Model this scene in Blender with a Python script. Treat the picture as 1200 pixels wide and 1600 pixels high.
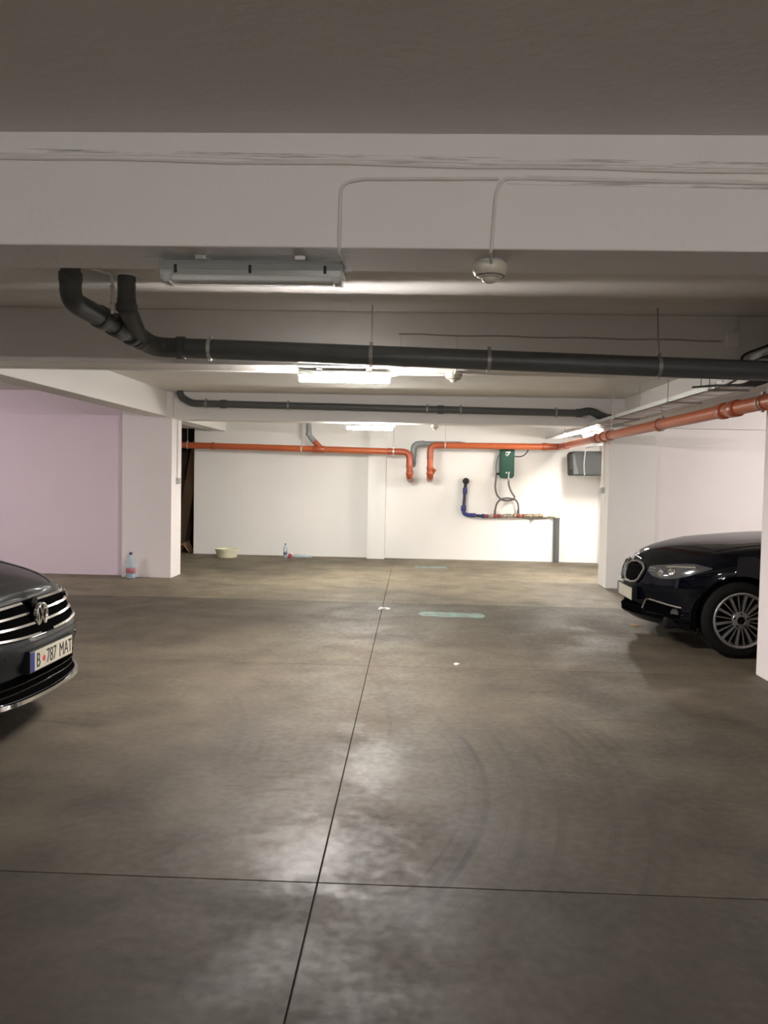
import bpy, bmesh, math, random
import numpy as np
from mathutils import Vector, Matrix

for o in list(bpy.data.objects): bpy.data.objects.remove(o)
scene = bpy.context.scene
COL = scene.collection
PI = math.pi
R = math.radians
random.seed(4)

# ------------------------------------------------------------------ camera
cam_d = bpy.data.cameras.new('camera'); cam = bpy.data.objects.new('camera', cam_d); COL.objects.link(cam)
cam_d.sensor_fit = 'HORIZONTAL'; cam_d.sensor_width = 36.0; cam_d.lens = 1250.0/1200.0*36.0
cam_d.clip_start = 0.05; cam_d.clip_end = 100
cam.matrix_world = Matrix.Translation((0, 0, 1.5)) @ Matrix.Rotation(R(2.01), 4, 'Z') @ Matrix.Rotation(R(90-2.42), 4, 'X') @ Matrix.Rotation(R(1.15), 4, 'Z')
scene.camera = cam
# ------------------------------------------------------------------ world (closed basement: next to nothing comes from outside)
w = bpy.data.worlds.new('world'); scene.world = w; w.use_nodes = True
w.node_tree.nodes['Background'].inputs[0].default_value = (0.02, 0.02, 0.02, 1)
w.node_tree.nodes['Background'].inputs[1].default_value = 1.0
# ------------------------------------------------------------------ exposure
vs = scene.view_settings
vs.view_transform = 'Standard'; vs.look = 'None'; vs.gamma = 1.0; vs.use_curve_mapping = False
vs.exposure = 4.12
LAMP = 26.0          # emission strength of the lit tube covers

# ------------------------------------------------------------------ materials
def nodes_of(name):
    m = bpy.data.materials.new(name); m.use_nodes = True
    nt = m.node_tree; b = nt.nodes['Principled BSDF']
    return m, nt, b
def mat(name, col, rough=0.6, metal=0.0, var=0.06, scale=8.0, bump=0.0, bscale=60.0, coat=0.0, spec=0.5, emis=None):
    m, nt, b = nodes_of(name)
    n = nt.nodes; l = nt.links
    geo = n.new('ShaderNodeNewGeometry')
    nz = n.new('ShaderNodeTexNoise'); nz.inputs['Scale'].default_value = scale; nz.inputs['Detail'].default_value = 4
    l.new(geo.outputs['Position'], nz.inputs['Vector'])
    mx = n.new('ShaderNodeMix'); mx.data_type = 'RGBA'
    mx.inputs[6].default_value = tuple(max(0, c*(1-var)) for c in col)+(1,)
    mx.inputs[7].default_value = tuple(min(1, c*(1+var)) for c in col)+(1,)
    l.new(nz.outputs['Fac'], mx.inputs[0]); l.new(mx.outputs[2], b.inputs['Base Color'])
    b.inputs['Roughness'].default_value = rough; b.inputs['Metallic'].default_value = metal
    b.inputs['Coat Weight'].default_value = coat; b.inputs['Coat Roughness'].default_value = 0.03
    b.inputs['Specular IOR Level'].default_value = spec
    if bump:
        nb = n.new('ShaderNodeTexNoise'); nb.inputs['Scale'].default_value = bscale; nb.inputs['Detail'].default_value = 5
        l.new(geo.outputs['Position'], nb.inputs['Vector'])
        bp = n.new('ShaderNodeBump'); bp.inputs['Strength'].default_value = bump; bp.inputs['Distance'].default_value = 0.01
        l.new(nb.outputs['Fac'], bp.inputs['Height']); l.new(bp.outputs[0], b.inputs['Normal'])
    if emis:
        b.inputs['Emission Color'].default_value = emis[:3]+(1,); b.inputs['Emission Strength'].default_value = emis[3]
    return m
def clear_plastic(name, tint=(0.9, 0.92, 0.92), alpha=0.25, rough=0.08):
    m, nt, b = nodes_of(name); n = nt.nodes; l = nt.links
    b.inputs['Base Color'].default_value = tint+(1,); b.inputs['Roughness'].default_value = rough
    tr = n.new('ShaderNodeBsdfTransparent'); tr.inputs[0].default_value = tint+(1,)
    nz = n.new('ShaderNodeTexNoise'); nz.inputs['Scale'].default_value = 30
    mr = n.new('ShaderNodeMapRange'); mr.inputs[3].default_value = alpha*0.8; mr.inputs[4].default_value = alpha*1.2
    l.new(nz.outputs['Fac'], mr.inputs[0])
    mx = n.new('ShaderNodeMixShader'); l.new(mr.outputs[0], mx.inputs[0])
    l.new(tr.outputs[0], mx.inputs[1]); l.new(b.outputs[0], mx.inputs[2])
    l.new(mx.outputs[0], n['Material Output'].inputs['Surface'])
    return m
def emitter(name, col, strength):
    m, nt, b = nodes_of(name)
    b.inputs['Base Color'].default_value = (0.9, 0.9, 0.9, 1)
    b.inputs['Emission Color'].default_value = col+(1,); b.inputs['Emission Strength'].default_value = strength
    return m

M = {}
M['white'] = mat('white_wall_paint', (0.80, 0.785, 0.765), 0.8, var=0.03, scale=1.2, bump=0.12, bscale=45)
M['ceil'] = mat('grey_white_plaster', (0.74, 0.715, 0.68), 0.85, var=0.05, scale=1.5, bump=0.25, bscale=25)
M['lilac'] = mat('wall_paint_lilac_light', (0.74, 0.63, 0.71), 0.8, var=0.03, scale=1.2, bump=0.12, bscale=45)  # pinkish cast of the light mixed into this wall colour
M['blush'] = mat('wall_paint_rosy_light', (0.80, 0.745, 0.745), 0.8, var=0.03, scale=1.2, bump=0.12, bscale=45)  # rosy lamp tint put into the colour of these walls and columns
M['joint'] = mat('joint_filler', (0.05, 0.045, 0.04), 0.95)
M['greypvc'] = mat('grey_pvc', (0.085, 0.092, 0.093), 0.42, var=0.12, scale=14)
M['greyfit'] = mat('grey_pvc_fitting', (0.07, 0.076, 0.077), 0.5, var=0.15, scale=20)
M['midgreypvc'] = mat('mid_grey_pvc', (0.24, 0.26, 0.27), 0.42, var=0.08)
M['orange'] = mat('orange_pvc', (0.47, 0.112, 0.040), 0.38, var=0.08, scale=10, spec=0.35)
M['orangefit'] = mat('orange_pvc_fitting', (0.36, 0.075, 0.03), 0.35, var=0.12, scale=18)
M['galv'] = mat('galvanised_steel', (0.60, 0.61, 0.60), 0.42, 0.75, var=0.15, scale=30)
M['rod'] = mat('threaded_rod_steel', (0.35, 0.34, 0.32), 0.5, 0.6)
M['chrome'] = mat('chrome', (0.86, 0.86, 0.84), 0.13, 1.0, var=0.02)
M['dkchrome'] = mat('satin_chrome', (0.42, 0.42, 0.42), 0.25, 1.0, var=0.04)
M['black'] = mat('black_plastic', (0.004, 0.004, 0.0045), 0.6, var=0.2, spec=0.2)
M['void'] = mat('matt_black_mesh', (0.002, 0.002, 0.002), 1.0, var=0.1, spec=0.0)
M['gloss'] = mat('gloss_black', (0.003, 0.003, 0.0035), 0.25, spec=0.25)
M['rubber'] = mat('rubber', (0.006, 0.006, 0.006), 0.8, var=0.2, scale=30, spec=0.2)
M['alloy'] = mat('alloy_rim', (0.40, 0.39, 0.38), 0.34, 0.85, var=0.05)
M['carblue'] = mat('blue_black_car_paint', (0.0018, 0.0024, 0.005), 0.35, 0.0, var=0.1, coat=0.65, spec=0.0)
M['cargrey'] = mat('dark_grey_car_paint', (0.013, 0.0145, 0.0155), 0.45, 0.1, var=0.08, coat=0.35, spec=0.1)
M['glass'] = mat('tinted_car_glass', (0.010, 0.011, 0.012), 0.04, var=0.02)
M['lamphouse'] = mat('headlight_housing', (0.10, 0.105, 0.11), 0.12, 0.5, coat=1.0)
M['plate'] = mat('number_plate_white', (0.45, 0.43, 0.345), 0.5, var=0.05, scale=20, spec=0.2)
M['plateblue'] = mat('number_plate_blue', (0.02, 0.035, 0.18), 0.45)
M['ink'] = mat('black_ink', (0.015, 0.015, 0.015), 0.5)
M['red'] = mat('red_print', (0.50, 0.05, 0.07), 0.5)
M['ivory'] = mat('ivory_plastic', (0.66, 0.63, 0.53), 0.35, var=0.03)
M['greyplast'] = mat('pale_grey_plastic', (0.50, 0.51, 0.50), 0.4, var=0.04)
M['housing'] = mat('lamp_housing_grey', (0.26, 0.275, 0.26), 0.4, var=0.05)
M['clip'] = mat('steel_clip', (0.6, 0.6, 0.58), 0.3, 0.9)
M['clear'] = clear_plastic('clear_lamp_cover', (0.92, 0.93, 0.92), 0.30, 0.12)
M['tube'] = mat('unlit_tube_white', (0.80, 0.80, 0.78), 0.3)
M['lit_a'] = emitter('lit_tube_cover_rosy', (1.0, 0.93, 0.895), LAMP*1.45)
M['lit_c'] = emitter('lit_tube_cover_plain', (1.0, 0.945, 0.905), LAMP*1.0)
M['lit_fill'] = emitter('lit_tube_cover_fill', (1.0, 0.91, 0.90), LAMP*0.6)  # weaker emission for the fill lamp added over the grey car bay
M['lit_d'] = emitter('lit_tube_cover_weak', (1.0, 0.97, 0.90), LAMP*1.0)
M['lit_b'] = emitter('lit_tube_cover_warm', (1.0, 0.985, 0.90), LAMP*1.02)
M['green'] = mat('green_plastic', (0.012, 0.085, 0.055), 0.3, var=0.08)
M['blue'] = mat('blue_plastic', (0.022, 0.034, 0.17), 0.4, var=0.1)
M['darkblue'] = mat('dark_blue_pipe', (0.012, 0.014, 0.04), 0.45)
M['brass'] = mat('brass_fitting', (0.34, 0.25, 0.16), 0.35, 0.8, var=0.2, scale=40)
M['redvalve'] = mat('dark_red_fitting', (0.22, 0.045, 0.04), 0.45, var=0.15)
M['hose'] = mat('braided_hose', (0.17, 0.155, 0.15), 0.5, 0.3, var=0.35, scale=160)
M['cream'] = mat('cream_plastic', (0.72, 0.70, 0.52), 0.4, var=0.04)
M['darkgrey'] = mat('dark_grey_casing', (0.028, 0.029, 0.028), 0.65, var=0.1, spec=0.2)
M['cheek'] = mat('mid_grey_casing', (0.11, 0.112, 0.112), 0.6, var=0.1, spec=0.2)
M['wood'] = mat('brown_board', (0.13, 0.075, 0.04), 0.7, var=0.25, scale=12, bump=0.2)
M['wood2'] = mat('dark_brown_board', (0.07, 0.042, 0.028), 0.75, var=0.25, scale=12, bump=0.2)
M['card'] = mat('brown_cardboard', (0.33, 0.21, 0.11), 0.85, var=0.12)
M['niche'] = mat('dark_unfinished_wall', (0.05, 0.043, 0.04), 0.9, var=0.25, scale=5, bump=0.3)
M['pet'] = clear_plastic('clear_bottle_plastic', (0.80, 0.87, 0.92), 0.30, 0.06)
M['cap'] = mat('dark_blue_cap', (0.02, 0.018, 0.06), 0.4)
M['label'] = mat('bottle_label', (0.42, 0.14, 0.17), 0.5, var=0.5, scale=60)
M['label2'] = mat('bottle_label_blue', (0.10, 0.11, 0.17), 0.5, var=0.5, scale=60)
M['water'] = mat('bluish_water', (0.20, 0.32, 0.42), 0.1)
M['cablewhite'] = mat('white_cable', (0.70, 0.68, 0.64), 0.6)
M['grime'] = mat('cable_dust', (0.33, 0.31, 0.29), 0.8, var=0.5, scale=30)
M['paper'] = mat('white_scrap', (0.80, 0.79, 0.75), 0.7)

def floor_mat(tone):
    m, nt, b = nodes_of('polished_concrete'); n = nt.nodes; l = nt.links
    geo = n.new('ShaderNodeNewGeometry'); P = geo.outputs['Position']
    def noise(scale, detail=5, dist=0.0, vec=None, rough=0.55):
        t = n.new('ShaderNodeTexNoise'); t.inputs['Scale'].default_value = scale; t.inputs['Detail'].default_value = detail
        t.inputs['Roughness'].default_value = rough; t.inputs['Distortion'].default_value = dist
        l.new(vec or P, t.inputs['Vector']); return t.outputs['Fac']
    def math_(op, a, c=None, clamp=False):
        t = n.new('ShaderNodeMath'); t.operation = op; t.use_clamp = clamp
        for i, x in enumerate((a, c)):
            if x is None: continue
            if isinstance(x, (int, float)): t.inputs[i].default_value = x
            else: l.new(x, t.inputs[i])
        return t.outputs[0]
    def rng(x, a, c, d, e):
        t = n.new('ShaderNodeMapRange'); t.interpolation_type = 'SMOOTHSTEP'
        l.new(x, t.inputs[0])
        for i, v in zip((1, 2, 3, 4), (a, c, d, e)): t.inputs[i].default_value = v
        return t.outputs[0]
    big = noise(0.55, 4, 0.6); mid = noise(2.6, 6, 0.4); fine = noise(22, 6)
    ramp = n.new('ShaderNodeValToRGB'); e = ramp.color_ramp.elements
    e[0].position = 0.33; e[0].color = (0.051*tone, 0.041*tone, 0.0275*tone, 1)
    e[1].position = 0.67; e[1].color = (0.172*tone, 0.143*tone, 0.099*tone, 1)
    s = math_('ADD', math_('MULTIPLY', big, 0.50), math_('ADD', math_('MULTIPLY', mid, 0.36), math_('MULTIPLY', fine, 0.14)))
    l.new(s, ramp.inputs[0])
    col = ramp.outputs[0]
    sep = n.new('ShaderNodeSeparateXYZ'); l.new(P, sep.inputs[0])
    # tyre rubber swept in arcs where cars turn into the bays: (centre, inner radius, outer radius, y range, strength)
    arcs = [((-2.18, 3.99), 2.35, 3.05, 2.2, 5.3, 0.92), ((-1.75, 4.15), 2.55, 3.05, 2.2, 5.6, 0.75),
            ((-4.93, 4.68), 4.75, 5.05, 3.6, 6.6, 0.75), ((-3.71, 4.26), 2.55, 2.95, 3.6, 6.0, 0.75),
            ((-3.4, 11.2), 2.0, 2.7, 7.2, 10.5, 0.4), ((3.2, 10.4), 2.6, 3.3, 7.3, 10.3, 0.4),
            ((-3.0, 9.9), 1.0, 1.35, 7.0, 9.6, 0.45)]
    dark = None
    for (cx, cy), r0, r1, y0, y1, st in arcs:
        dx = math_('SUBTRACT', sep.outputs[0], cx); dy = math_('SUBTRACT', sep.outputs[1], cy)
        d = math_('SQRT', math_('ADD', math_('MULTIPLY', dx, dx), math_('MULTIPLY', dy, dy)))
        cmb = n.new('ShaderNodeCombineXYZ'); l.new(d, cmb.inputs[0])
        l.new(math_('MULTIPLY', big, 0.02), cmb.inputs[1])
        streak = rng(noise(24, 3, 0, cmb.outputs[0]), 0.46, 0.68, 0.0, 1.0)
        mid_r = (r0+r1)/2; hw = (r1-r0)/2
        band = rng(math_('ABSOLUTE', math_('SUBTRACT', d, mid_r)), hw, hw*0.5, 0.0, 1.0)
        ym = math_('MULTIPLY', rng(sep.outputs[1], y0, y0+0.8, 0, 1), rng(sep.outputs[1], y1, y1-0.8, 0, 1))
        v = math_('MULTIPLY', math_('MULTIPLY', band, math_('ADD', math_('MULTIPLY', streak, 0.7), 0.3)), math_('MULTIPLY', ym, st))
        v = math_('MULTIPLY', v, rng(mid, 0.3, 0.65, 0.35, 1.0))
        dark = v if dark is None else math_('MAXIMUM', dark, v)
    # scattered dark scuffs, stretched across the aisle
    mp = n.new('ShaderNodeMapping'); mp.inputs['Scale'].default_value = (0.9, 2.6, 1); mp.inputs['Location'].default_value = (3.1, 1.7, 0)
    l.new(P, mp.inputs[0])
    scuff = rng(noise(1.9, 6, 1.0, mp.outputs[0]), 0.57, 0.72, 0.0, 0.5)
    dark = math_('MAXIMUM', dark, scuff)
    mx = n.new('ShaderNodeMix'); mx.data_type = 'RGBA'; mx.inputs[7].default_value = (0.030, 0.026, 0.021, 1)
    l.new(dark, mx.inputs[0]); l.new(col, mx.inputs[6])
    l.new(mx.outputs[2], b.inputs['Base Color'])
    ro = rng(noise(1.7, 6, 0.5), 0.30, 0.70, 0.72, 0.54)
    ro2 = math_('ADD', ro, rng(fine, 0.3, 0.7, 0.06, -0.03))
    # burnished spots beside the long joint
    for (cx, cy, rx_, ry_) in ((-0.16, 4.2, 0.22, 0.55), (-0.30, 3.15, 0.42, 0.42), (-0.36, 4.75, 0.12, 0.16)):
        ax = math_('DIVIDE', math_('SUBTRACT', sep.outputs[0], cx), rx_); ay = math_('DIVIDE', math_('SUBTRACT', sep.outputs[1], cy), ry_)
        q = math_('SQRT', math_('ADD', math_('MULTIPLY', ax, ax), math_('MULTIPLY', ay, ay)))
        q = math_('ADD', q, math_('MULTIPLY', math_('SUBTRACT', noise(9, 6), 0.5), 1.6))
        ro2 = math_('SUBTRACT', ro2, rng(q, 1.0, 0.45, 0.0, 0.14))
    l.new(ro2, b.inputs['Roughness'])
    b.inputs['Specular IOR Level'].default_value = 0.33
    bp = n.new('ShaderNodeBump'); bp.inputs['Strength'].default_value = 0.10; bp.inputs['Distance'].default_value = 0.01
    l.new(math_('ADD', math_('MULTIPLY', mid, 0.5), math_('MULTIPLY', fine, 0.25)), bp.inputs['Height']); l.new(bp.outputs[0], b.inputs['Normal'])
    return m
FLOORS = [floor_mat(k) for k in (0.52, 0.67, 0.78, 1.36)]     # light falloff put into the colour: near slabs darker, far ones lighter

def paint_mark_mat():
    m, nt, b = nodes_of('worn_turquoise_paint'); n = nt.nodes; l = nt.links
    geo = n.new('ShaderNodeNewGeometry'); nz = n.new('ShaderNodeTexNoise'); nz.inputs['Scale'].default_value = 9; nz.inputs['Detail'].default_value = 5
    l.new(geo.outputs['Position'], nz.inputs['Vector'])
    r = n.new('ShaderNodeValToRGB'); e = r.color_ramp.elements
    e[0].position = 0.35; e[0].color = (0.145, 0.155, 0.125, 1); e[1].position = 0.60; e[1].color = (0.165, 0.31, 0.28, 1)
    l.new(nz.outputs['Fac'], r.inputs[0]); l.new(r.outputs[0], b.inputs['Base Color']); b.inputs['Roughness'].default_value = 0.6
    return m
M['cyan'] = paint_mark_mat()
def dusty_mat():
    m, nt, b = nodes_of('dusty_white_paint'); n = nt.nodes; l = nt.links
    geo = n.new('ShaderNodeNewGeometry'); mp = n.new('ShaderNodeMapping'); mp.inputs['Scale'].default_value = (2.2, 1, 42); l.new(geo.outputs['Position'], mp.inputs[0])
    nz = n.new('ShaderNodeTexNoise'); nz.inputs['Scale'].default_value = 1.6; nz.inputs['Detail'].default_value = 6; nz.inputs['Roughness'].default_value = 0.65; l.new(mp.outputs[0], nz.inputs['Vector'])
    r = n.new('ShaderNodeValToRGB'); e = r.color_ramp.elements
    e[0].position = 0.50; e[0].color = (0.80, 0.785, 0.765, 1); e[1].position = 0.72; e[1].color = (0.24, 0.22, 0.21, 1)
    l.new(nz.outputs['Fac'], r.inputs[0]); l.new(r.outputs[0], b.inputs['Base Color']); b.inputs['Roughness'].default_value = 0.85
    return m
M['dusty'] = dusty_mat()

# ------------------------------------------------------------------ helpers
class MB:
    """collects shapes for ONE mesh"""
    def __init__(s): s.bm = bmesh.new(); s.smooth = False
    def box(s, x0, x1, y0, y1, z0, z1, bev=0.0):
        r = bmesh.ops.create_cube(s.bm, size=1.0)
        vs_ = r['verts']
        for v in vs_:
            v.co = Vector(((x0+x1)/2+v.co.x*(x1-x0), (y0+y1)/2+v.co.y*(y1-y0), (z0+z1)/2+v.co.z*(z1-z0)))
        if bev:
            ed = list({e for v in vs_ for e in v.link_edges})
            bmesh.ops.bevel(s.bm, geom=ed, offset=bev, segments=2, affect='EDGES', profile=0.5)
        return s
    def tube(s, pts, r, seg=16, cap=True):
        s.smooth = True
        pts = [Vector(p) for p in pts]; n = len(pts)
        rr = r if isinstance(r, (list, tuple)) else [r]*n
        T = []
        for i in range(n):
            a = pts[max(0, i-1)]; c = pts[min(n-1, i+1)]; T.append((c-a).normalized())
        up = Vector((0, 0, 1)) if abs(T[0].z) < 0.9 else Vector((1, 0, 0))
        N = (up - T[0]*up.dot(T[0])).normalized(); rings = []
        for i in range(n):
            N = (N - T[i]*N.dot(T[i])).normalized(); B = T[i].cross(N)
            rings.append([s.bm.verts.new(pts[i]+(N*math.cos(2*PI*k/seg)+B*math.sin(2*PI*k/seg))*rr[i]) for k in range(seg)])
        for i in range(n-1):
            for k in range(seg):
                s.bm.faces.new((rings[i][k], rings[i][(k+1) % seg], rings[i+1][(k+1) % seg], rings[i+1][k]))
        if cap:
            s.bm.faces.new(rings[0]); s.bm.faces.new(list(reversed(rings[-1])))
        return s
    def lathe(s, prof, seg=24, mtx=None, close=True):
        """prof: list of (radius, height) about local z"""
        s.smooth = True
        mtx = mtx or Matrix(); rings = []
        for (r, h) in prof:
            if r < 1e-6: rings.append([s.bm.verts.new(mtx @ Vector((0, 0, h)))])
            else: rings.append([s.bm.verts.new(mtx @ Vector((r*math.cos(2*PI*k/seg), r*math.sin(2*PI*k/seg), h))) for k in range(seg)])
        for a, c in zip(rings, rings[1:]):
            if len(a) == 1 and len(c) == 1: continue
            for k in range(seg):
                k2 = (k+1) % seg
                if len(a) == 1: s.bm.faces.new((a[0], c[k2], c[k]))
                elif len(c) == 1: s.bm.faces.new((a[k], a[k2], c[0]))
                else: s.bm.faces.new((a[k], a[k2], c[k2], c[k]))
        return s
    def prism(s, poly, d0, d1, axes=(0, 2, 1)):
        """poly in two axes, extruded along the third"""
        def mk(p, d):
            c = [0, 0, 0]; c[axes[0]] = p[0]; c[axes[1]] = p[1]; c[axes[2]] = d
            return s.bm.verts.new(c)
        A = [mk(p, d0) for p in poly]; B = [mk(p, d1) for p in poly]; n = len(poly)
        s.bm.faces.new(A); s.bm.faces.new(list(reversed(B)))
        for i in range(n): s.bm.faces.new((A[i], B[i], B[(i+1) % n], A[(i+1) % n]))
        return s
    def grid(s, rows):
        s.smooth = True
        V = [[s.bm.verts.new(p) for p in r] for r in rows]
        for a, c in zip(V, V[1:]):
            for i in range(len(a)-1): s.bm.faces.new((a[i], a[i+1], c[i+1], c[i]))
        return V
    def slab(s, front, back):
        """closed shell between two equal grids of points"""
        F = s.grid(front); B = [[s.bm.verts.new(p) for p in r] for r in back]
        for a, c in zip(B, B[1:]):
            for i in range(len(a)-1): s.bm.faces.new((a[i], c[i], c[i+1], a[i+1]))
        nr = len(F); nc = len(F[0])
        for i in range(nc-1):
            s.bm.faces.new((F[0][i], B[0][i], B[0][i+1], F[0][i+1])); s.bm.faces.new((F[-1][i], F[-1][i+1], B[-1][i+1], B[-1][i]))
        for j in range(nr-1):
            s.bm.faces.new((F[j][0], F[j+1][0], B[j+1][0], B[j][0])); s.bm.faces.new((F[j][-1], B[j][-1], B[j+1][-1], F[j+1][-1]))
        return s
    def build(s, name, m, parent=None, loc=None, recalc=True):
        if recalc: bmesh.ops.recalc_face_normals(s.bm, faces=s.bm.faces)
        me = bpy.data.meshes.new(name); s.bm.to_mesh(me); s.bm.free()
        if s.smooth:
            for p in me.polygons: p.use_smooth = True
            try: me.set_sharp_from_angle(angle=R(42))
            except Exception: pass
        me.materials.append(M[m] if isinstance(m, str) else m)
        o = bpy.data.objects.new(name, me); COL.objects.link(o)
        if parent: o.parent = parent
        if loc: o.location = loc
        return o

def tag(o, label, cat, group=None, kind=None):
    o['label'] = label; o['category'] = cat
    if group: o['group'] = group
    if kind: o['kind'] = kind
    return o
def thing(name, label, cat, loc=(0, 0, 0), rz=0.0, group=None):
    o = bpy.data.objects.new(name, None); COL.objects.link(o); o.empty_display_size = 0.1
    o.location = loc; o.rotation_euler = (0, 0, rz)
    return tag(o, label, cat, group)
def copy_tree(o, parent=None):
    c = o.copy(); COL.objects.link(c); c.parent = parent
    for ch in list(o.children): copy_tree(ch, c)
    return c
def struct(o, label, cat): return tag(o, label, cat, None, 'structure')
def fillet(pts, rad, n=7):
    pts = [Vector(p) for p in pts]; out = [pts[0]]
    for i in range(1, len(pts)-1):
        a, p, c = pts[i-1], pts[i], pts[i+1]
        d0 = (a-p); d1 = (c-p); L = min(rad, d0.length*0.49, d1.length*0.49)
        s0 = p+d0.normalized()*L; s1 = p+d1.normalized()*L
        for k in range(n+1):
            t = k/n; out.append(s0*(1-t)**2+p*2*t*(1-t)+s1*t*t)
    out.append(pts[-1]); return out
def lerp(a, b, t): return Vector(a)*(1-t)+Vector(b)*t

# ================================================================== THE SETTING
CZ = 2.68; BZ = 2.29
fl = MB().box(-9.4, 8.6, -6.2, 16.9, -0.30, -0.012).build('floor', 'joint'); struct(fl, 'grey brown polished concrete floor cut into big slabs', 'floor')
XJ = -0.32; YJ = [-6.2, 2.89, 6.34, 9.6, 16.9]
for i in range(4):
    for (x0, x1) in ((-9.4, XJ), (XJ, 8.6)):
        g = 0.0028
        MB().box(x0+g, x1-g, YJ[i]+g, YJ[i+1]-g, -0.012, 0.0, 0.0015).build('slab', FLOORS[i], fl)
ce = MB().box(-9.4, 8.6, -6.2, 16.9, CZ, CZ+0.25).build('ceiling', 'ceil'); struct(ce, 'rough plastered grey white ceiling slab between the beams', 'ceiling')

def beam(x0, x1, y0, y1, z0, label, m='white'):
    o = MB().box(x0, x1, y0, y1, z0, CZ, 0.006).build('ceiling_beam', m); struct(o, label, 'beam'); return o
beam(-9.2, 8.4, -3.05, -2.72, BZ, 'white cross beam behind the two parked cars, nearest the rear lamp')
beam(-9.2, 8.4, 2.785, 3.10, BZ, 'wide white cross beam carrying the unlit lamp and painted cables')
beam(-9.2, 8.4, 5.72, 6.11, BZ, 'white cross beam behind the long thick grey drain pipe', 'ceil')
beam(-3.45, 2.76, 11.42, 11.83, BZ, 'white cross beam between the two far columns behind the thin grey pipe')
beam(-3.83, -3.53, -6.0, 15.0, BZ+0.03, 'white lengthwise beam above the lilac wall column')
beam(2.95, 3.25, -6.0, 15.0, BZ+0.03, 'white lengthwise beam above the cable tray and orange pipe')
def column(x0, x1, y0, y1, label, m='white'):
    o = MB().box(x0, x1, y0, y1, 0, CZ, 0.008).build('column', m); struct(o, label, 'column'); return o
column(-4.17, -3.45, 11.35, 11.83, 'white square column with water bottle at its foot', 'blush')
column(2.76, 3.42, 11.40, 11.86, 'white square column beside the dark blue car nose', 'white')
column(2.755, 3.25, 5.72, 6.40, 'white square column in front of the dark blue car door', 'blush')
column(-3.95, -3.45, 5.80, 6.45, 'white square column beside the dark grey car door', 'white')
def wall(name, boxes, m, label):
    b = MB()
    for q in boxes: b.box(*q)
    o = b.build(name, m); struct(o, label, 'wall'); return o
wall('wall_back', [(-4.13, 3.6, 15.0, 15.2, 0, CZ), (-5.8, -5.25, 15.0, 15.2, 0, CZ), (-5.25, -4.13, 15.0, 15.2, 2.375, CZ)], 'white', 'white painted back wall behind the orange pipes')
wall('wall_pier', [(-0.83, -0.50, 14.8, 15.0, 0, 1.93), (-0.83, -0.50, 14.93, 15.0, 1.93, CZ)], 'white', 'narrow white pier standing proud of the back wall')
wall('wall_left', [(-9.2, -4.17, 11.55, 11.8, 0, 2.345)], 'lilac', 'lilac tinted wall behind the dark grey car')
wall('wall_left_upper', [(-9.2, -4.17, 11.53, 11.8, 2.345, CZ)], 'lilac', 'lilac tinted upper wall strip above the lilac wall')
wall('wall_right', [(3.42, 8.4, 11.55, 11.8, 0, 2.285)], 'blush', 'pale wall behind the dark blue car')
wall('wall_right_upper', [(3.42, 8.4, 11.53, 11.8, 2.29, CZ)], 'blush', 'pale upper wall strip behind the dark blue car')
wall('wall_far_left', [(-9.4, -9.2, -6.2, 11.8, 0, CZ)], 'white', 'white side wall at the end of the grey car bay')
wall('wall_far_right', [(8.4, 8.6, -6.2, 11.8, 0, CZ)], 'white', 'white side wall at the end of the blue car bay')
wall('wall_front', [(-9.2, 8.4, -6.2, -6.0, 0, CZ)], 'white', 'white end wall of the garage facing the back wall')
wall('wall_rear_left', [(-5.8, -5.6, 11.8, 15.0, 0, CZ)], 'white', 'white side wall of the rear bay beside the dark opening')
wall('wall_rear_right', [(3.45, 3.6, 11.86, 15.0, 0, CZ)], 'white', 'white side wall of the rear bay carrying the grey casing')
wall('wall_niche', [(-5.45, -3.9, 16.3, 16.5, 0, CZ), (-5.45, -5.25, 15.2, 16.3, 0, CZ), (-4.10, -3.9, 15.2, 16.3, 0, CZ), (-5.25, -4.1, 15.2, 16.3, 2.38, 2.5)], 'niche', 'dark unfinished walls inside the storage opening')

# ================================================================== LAMPS
def make_fixture(label, lit):
    t = thing('ceiling_lamp', label, 'lamp', group='waterproof tube lamps under the beams')
    # local x along the lamp, z=0 at the mounting face, hanging down
    prof = [(-0.052, -0.018), (-0.058, -0.030), (-0.062, -0.052), (0.062, -0.052), (0.058, -0.030), (0.052, -0.018)]
    MB().prism(prof, -0.335, 0.335, (1, 2, 0)).build('housing', 'housing', t)
    cov = [(-0.058, -0.050), (-0.056, -0.070), (-0.046, -0.086), (-0.025, -0.093), (0, -0.095), (0.025, -0.093), (0.046, -0.086), (0.056, -0.070), (0.058, -0.050)]
    c = MB().prism(cov, -0.328, 0.328, (1, 2, 0)).build('diffuser', lit if lit else 'clear', t)
    if not lit:
        for y in (-0.022, 0.022):
            MB().tube([(-0.29, y, -0.074), (0.29, y, -0.074)], 0.012, 10).build('fluorescent_tube', 'tube', t)
        for x in (-0.31, 0.31): MB().box(x-0.012, x+0.012, -0.04, 0.04, -0.092, -0.054, 0.003).build('tube_holder', 'greyplast', t)
    for x in (-0.27, 0.0, 0.27):
        for s in (-1, 1):
            MB().box(x-0.005, x+0.005, s*0.060-0.004, s*0.060+0.004, -0.064, -0.036, 0.0015).build('clip', 'darkgrey' if not lit else 'clip', t)
    for x in (-0.18, 0.18):
        MB().box(x-0.02, x+0.02, -0.066, 0.066, -0.018, 0.0, 0.003).build('mounting_bracket', 'clip', t)
    MB().tube([(0.335, 0, -0.035), (0.362, 0, -0.035)], 0.011, 12).build('cable_gland', 'greyplast', t)
    return t
off = make_fixture('unlit grey waterproof tube lamp with clear cover under the cross beam', None); off.location = (-0.60, 2.945, BZ)
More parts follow.
